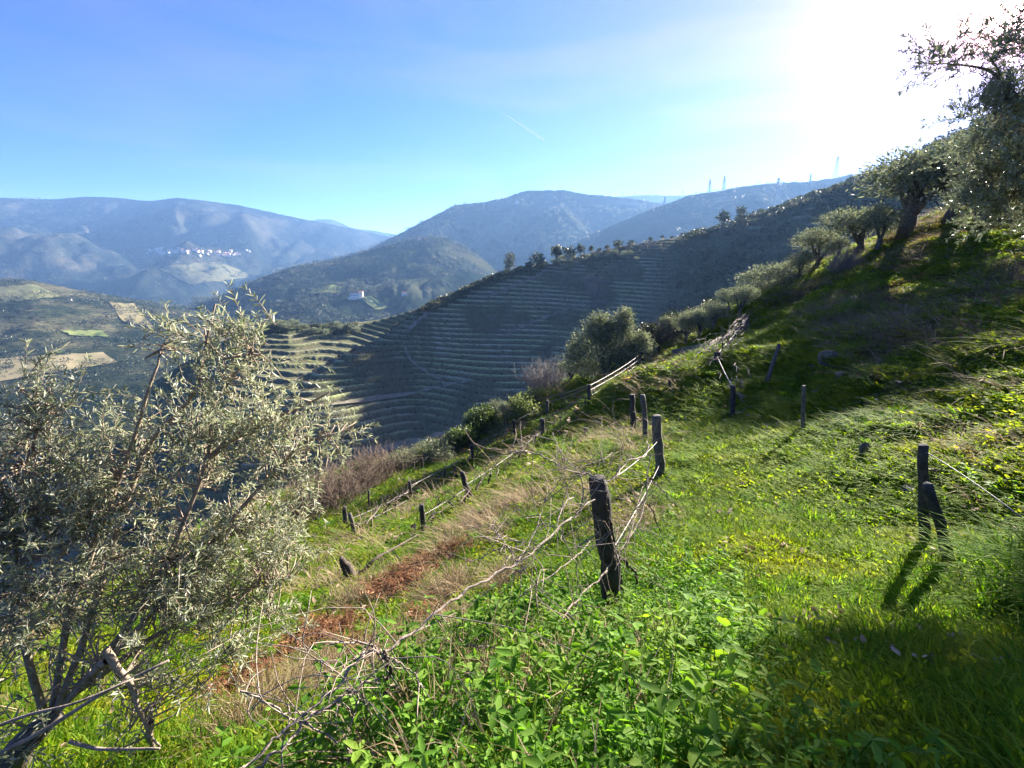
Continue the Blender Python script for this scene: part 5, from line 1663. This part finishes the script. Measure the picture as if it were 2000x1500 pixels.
HM = []
for i in range(8):
    w, d, h, rh = random.uniform(11, 19), random.uniform(9, 13), random.uniform(6, 10), random.uniform(1.5, 2.4)
    wl_, rf_ = house_parts(w, d, h, rh)
    V, F_ = merge([wl_, rf_])
    nq = len(wl_[1][0])
    midx = [0] * nq + [1] * (len(F_[0]) - nq) + [1] * len(F_[1])
    HM.append(mesh_from("village_house", V, F_, None, smooth=False, mats=[M_white if i % 4 else M_cream, M_tile], midx=midx))
village = []
for i in range(80):
    f = random.random()
    u = np.interp(f, [0, .12, .3, .75, .9, 1], [293, 322, 345, 435, 450, 495]) + random.gauss(0, 5)
    vm = np.interp(u, [290, 330, 350, 400, 440, 500], [489, 492, 491, 493, 498, 490])
    v = vm + random.gauss(0, 3.2)
    p = hit(bvh_far, u, v)
    if p is None: continue
    o = link("village_house", HM[i % 8], None, p.tolist())
    o.rotation_euler = (0, 0, random.gauss(.2, .5))
    tag(o, "one of the small white tile-roofed houses of the village on the far mountainside", "house", "houses of the village on the far mountainside")

# the farmhouse on the lower slope
p = hit(bvh_farm, 696, 580)
if p is not None:
    o = empty("farmhouse", p, "long white farmhouse with a taller pale end, alone among the vines of the farm hill", "house", None, .12)
    k = p[1] / F
    (wv, wf), (rv, rf) = house_parts(22 * k, 9, 7 * k, 2.2 * k)
    link("wall", mesh_from("farm_wall", wv, wf, M_white, smooth=False), o)
    link("roof", mesh_from("farm_roof", rv, rf, M_tile, smooth=False), o)
    (wv, wf), (rv, rf) = house_parts(8 * k, 10, 10 * k, 1.5 * k)
    link("tower", mesh_from("farm_tower", wv + np.array([9 * k, -1, 0]), wf, M_cream, smooth=False), o)
    link("tower_roof", mesh_from("farm_tower_roof", rv + np.array([9 * k, -1, 0]), rf, M_tile, smooth=False), o)
    wm = mesh_from("farm_window", *boxv(-.9 * k, .9 * k, -.15, .15, 0, 2.2 * k), M_glass, smooth=False)
    for x in (-8, -4.5, -1, 2.5):
        link("window", wm, o, (x * k, -4.58, 2.6 * k))
    link("terrace", mesh_from("farm_terrace", *boxv(-14 * k, 16 * k, -14, -5, -6, .3), M_cream, smooth=False), o)
for bv, u, v, w, h, lab, cat in [(bvh_farm, 790, 576, 10, 4, "small white house farther along the slope from the farmhouse", "house"), (bvh_farm, 819, 469, 7, 3, "white house on the shoulder of the farm hill", "house"),
                                 (bvh_tail, 693, 640, 16, 7, "red-roofed house half hidden behind the top of the tail hill", "house"), (bvh_big, 1010, 397, 6, 3, "pale buildings high on the big mountain", "house"),
                                 (bvh_low, 138, 587, 4, 2.5, "tiny white house among the fields of the valley slope", "house")]:
    p = hit(bv, u, v)
    if p is None: continue
    k = p[1] / F
    o = empty("small_house", p, lab, cat, None, .2)
    (wv, wf), (rv, rf) = house_parts(w * k, w * k * .7, h * k, h * k * .4, ov=.3)
    link("wall", mesh_from("house_wall", wv, wf, M_white, smooth=False), o)
    link("roof", mesh_from("house_roof", rv, rf, M_tile, smooth=False), o)


def pylon(u, v, px, bv, lab, Y=None, thick=.5, arms=3):
    p = hit(bv, u, v) if Y is None else P(u, v, Y)
    k = 0
    while p is None and k < 12:
        v += 1; k += 1; p = hit(bv, u, v)
    if p is None:
        print("MISS pylon", u, v); return
    h = px * np.linalg.norm(p) / F; w = h * .11
    o = empty("power_pylon", p, lab, "pylon", "power pylons on the ridges", .5)
    ch = []
    zs = np.linspace(-2, h, 9)
    wd = lambda z: w * (1 - .86 * max(z, 0) / h)
    for sx, sy in ((1, 1), (1, -1), (-1, 1), (-1, -1)):
        ch.append((np.array([(sx * wd(z), sy * wd(z), z) for z in zs]), np.full(9, thick)))
    for a, b in zip(zs[:-1], zs[1:]):
        for sx, sy, ex, ey in ((-1, -1, 1, -1), (1, -1, 1, 1), (1, 1, -1, 1), (-1, 1, -1, -1)):
            ch.append((np.array([(sx * wd(a), sy * wd(a), a), (ex * wd(b), ey * wd(b), b)]), np.full(2, thick * .6)))
    link("lattice_tower", mesh_from("pylon_tower", *tubes(ch, 4), M_steel, smooth=False), o)
    for f in (.72, .84, .95)[:arms]:
        L = h * .17 * (1.25 - f * .5)
        link("cross_arm", mesh_from("pylon_arm", *tubes([(np.array([(-L, 0, f * h), (0, 0, f * h + h * .03), (L, 0, f * h)]), np.array([thick * .5, thick, thick * .5])),
                                                          (np.array([(-L, 0, f * h), (L, 0, f * h)]), np.full(2, thick * .7))], 4), M_steel, smooth=False), o)


pylon(1385, 377, 22, bvh_right, "lower-left pylon of the close pair on the ridge", thick=.85)
pylon(1413, 373, 24, bvh_right, "taller pylon of the close pair on the ridge", thick=.85)
pylon(1515, 400, 42, bvh_right, "large dark pylon rising in front of the ridge's wooded brow", thick=.85)
pylon(1582, 357, 14, bvh_right, "small pylon on the ridge between the large dark one and the highest one", thick=.7)
pylon(1631, 349, 32, bvh_right, "highest pylon, tall and thin against the bright sky", thick=.7)
pylon(1298, 396, 14, bvh_right, "pylon standing below the skyline in the notch between two mountains", thick=.7)
for u, v, px, lab in [(1215, 386, 10, "thin pylon where the big mountain meets the back ridge"), (1240, 385, 9, "second thin pylon along the back ridge"), (1272, 384, 9, "third thin pylon along the back ridge"), (1333, 385, 13, "last thin pylon along the back ridge, nearest the close pair")]:
    pylon(u, v, px, bvh_back, lab, thick=.8, arms=2)
for u, v, px, lab in [(971, 391, 13, "tall thin mast first in the row on the big mountain's shoulder"), (976, 390, 12, "thin mast second in the row on the big mountain's shoulder"), (984, 388, 10, "thin mast third in the row on the big mountain's shoulder"), (989, 387, 9, "short mast at the end of the row on the big mountain's shoulder")]:
    p = hit(bvh_big, u, v + 3)
    if p is None: continue
    h = (px + 3) * p[1] / F
    o = empty("mast", p, lab, "mast", "masts on the big mountain")
    link("pole", mesh_from("mast_pole", *tubes([(np.array([(0, 0, -3), (0, 0, h)]), np.array([.9, .5]))], 6), M_steel), o)
    link("antenna", mesh_from("mast_antenna", *tubes([(np.array([(-1.5, 0, h * .9), (1.5, 0, h * .9)]), np.array([.4, .4])), (np.array([(0, 0, h), (0, 0, h * 1.12)]), np.array([.35, .2]))], 5), M_steel), o)

M_trail = NT("vapour"); e = M_trail
tr_ = e.n('ShaderNodeBsdfTransparent'); df = e.n('ShaderNodeBsdfDiffuse'); df.inputs['Color'].default_value = (.9, .9, .9, 1)
mx = e.n('ShaderNodeMixShader'); lw = e.n('ShaderNodeLayerWeight'); lw.inputs['Blend'].default_value = .3
e.l(e.math('MULTIPLY', e.math('SUBTRACT', 1.0, lw.outputs['Facing']), .45), mx.inputs[0]); e.l(tr_.outputs[0], mx.inputs[1]); e.l(df.outputs[0], mx.inputs[2])
M_trail = e.done(mx.outputs[0])
c = np.array([P(u, v, 16000) for u, v in ((976, 216), (1000, 232), (1030, 252), (1062, 273))])
V, F_ = tubes([(curve(c, 20) - c[0], np.linspace(5, 26, 20))], 10)
tag(link("vapour_trail", mesh_from("vapour_trail", V, F_, M_trail), None, c[0].tolist()), "thin white vapour trail slanting down through the blue sky", "vapour trail")
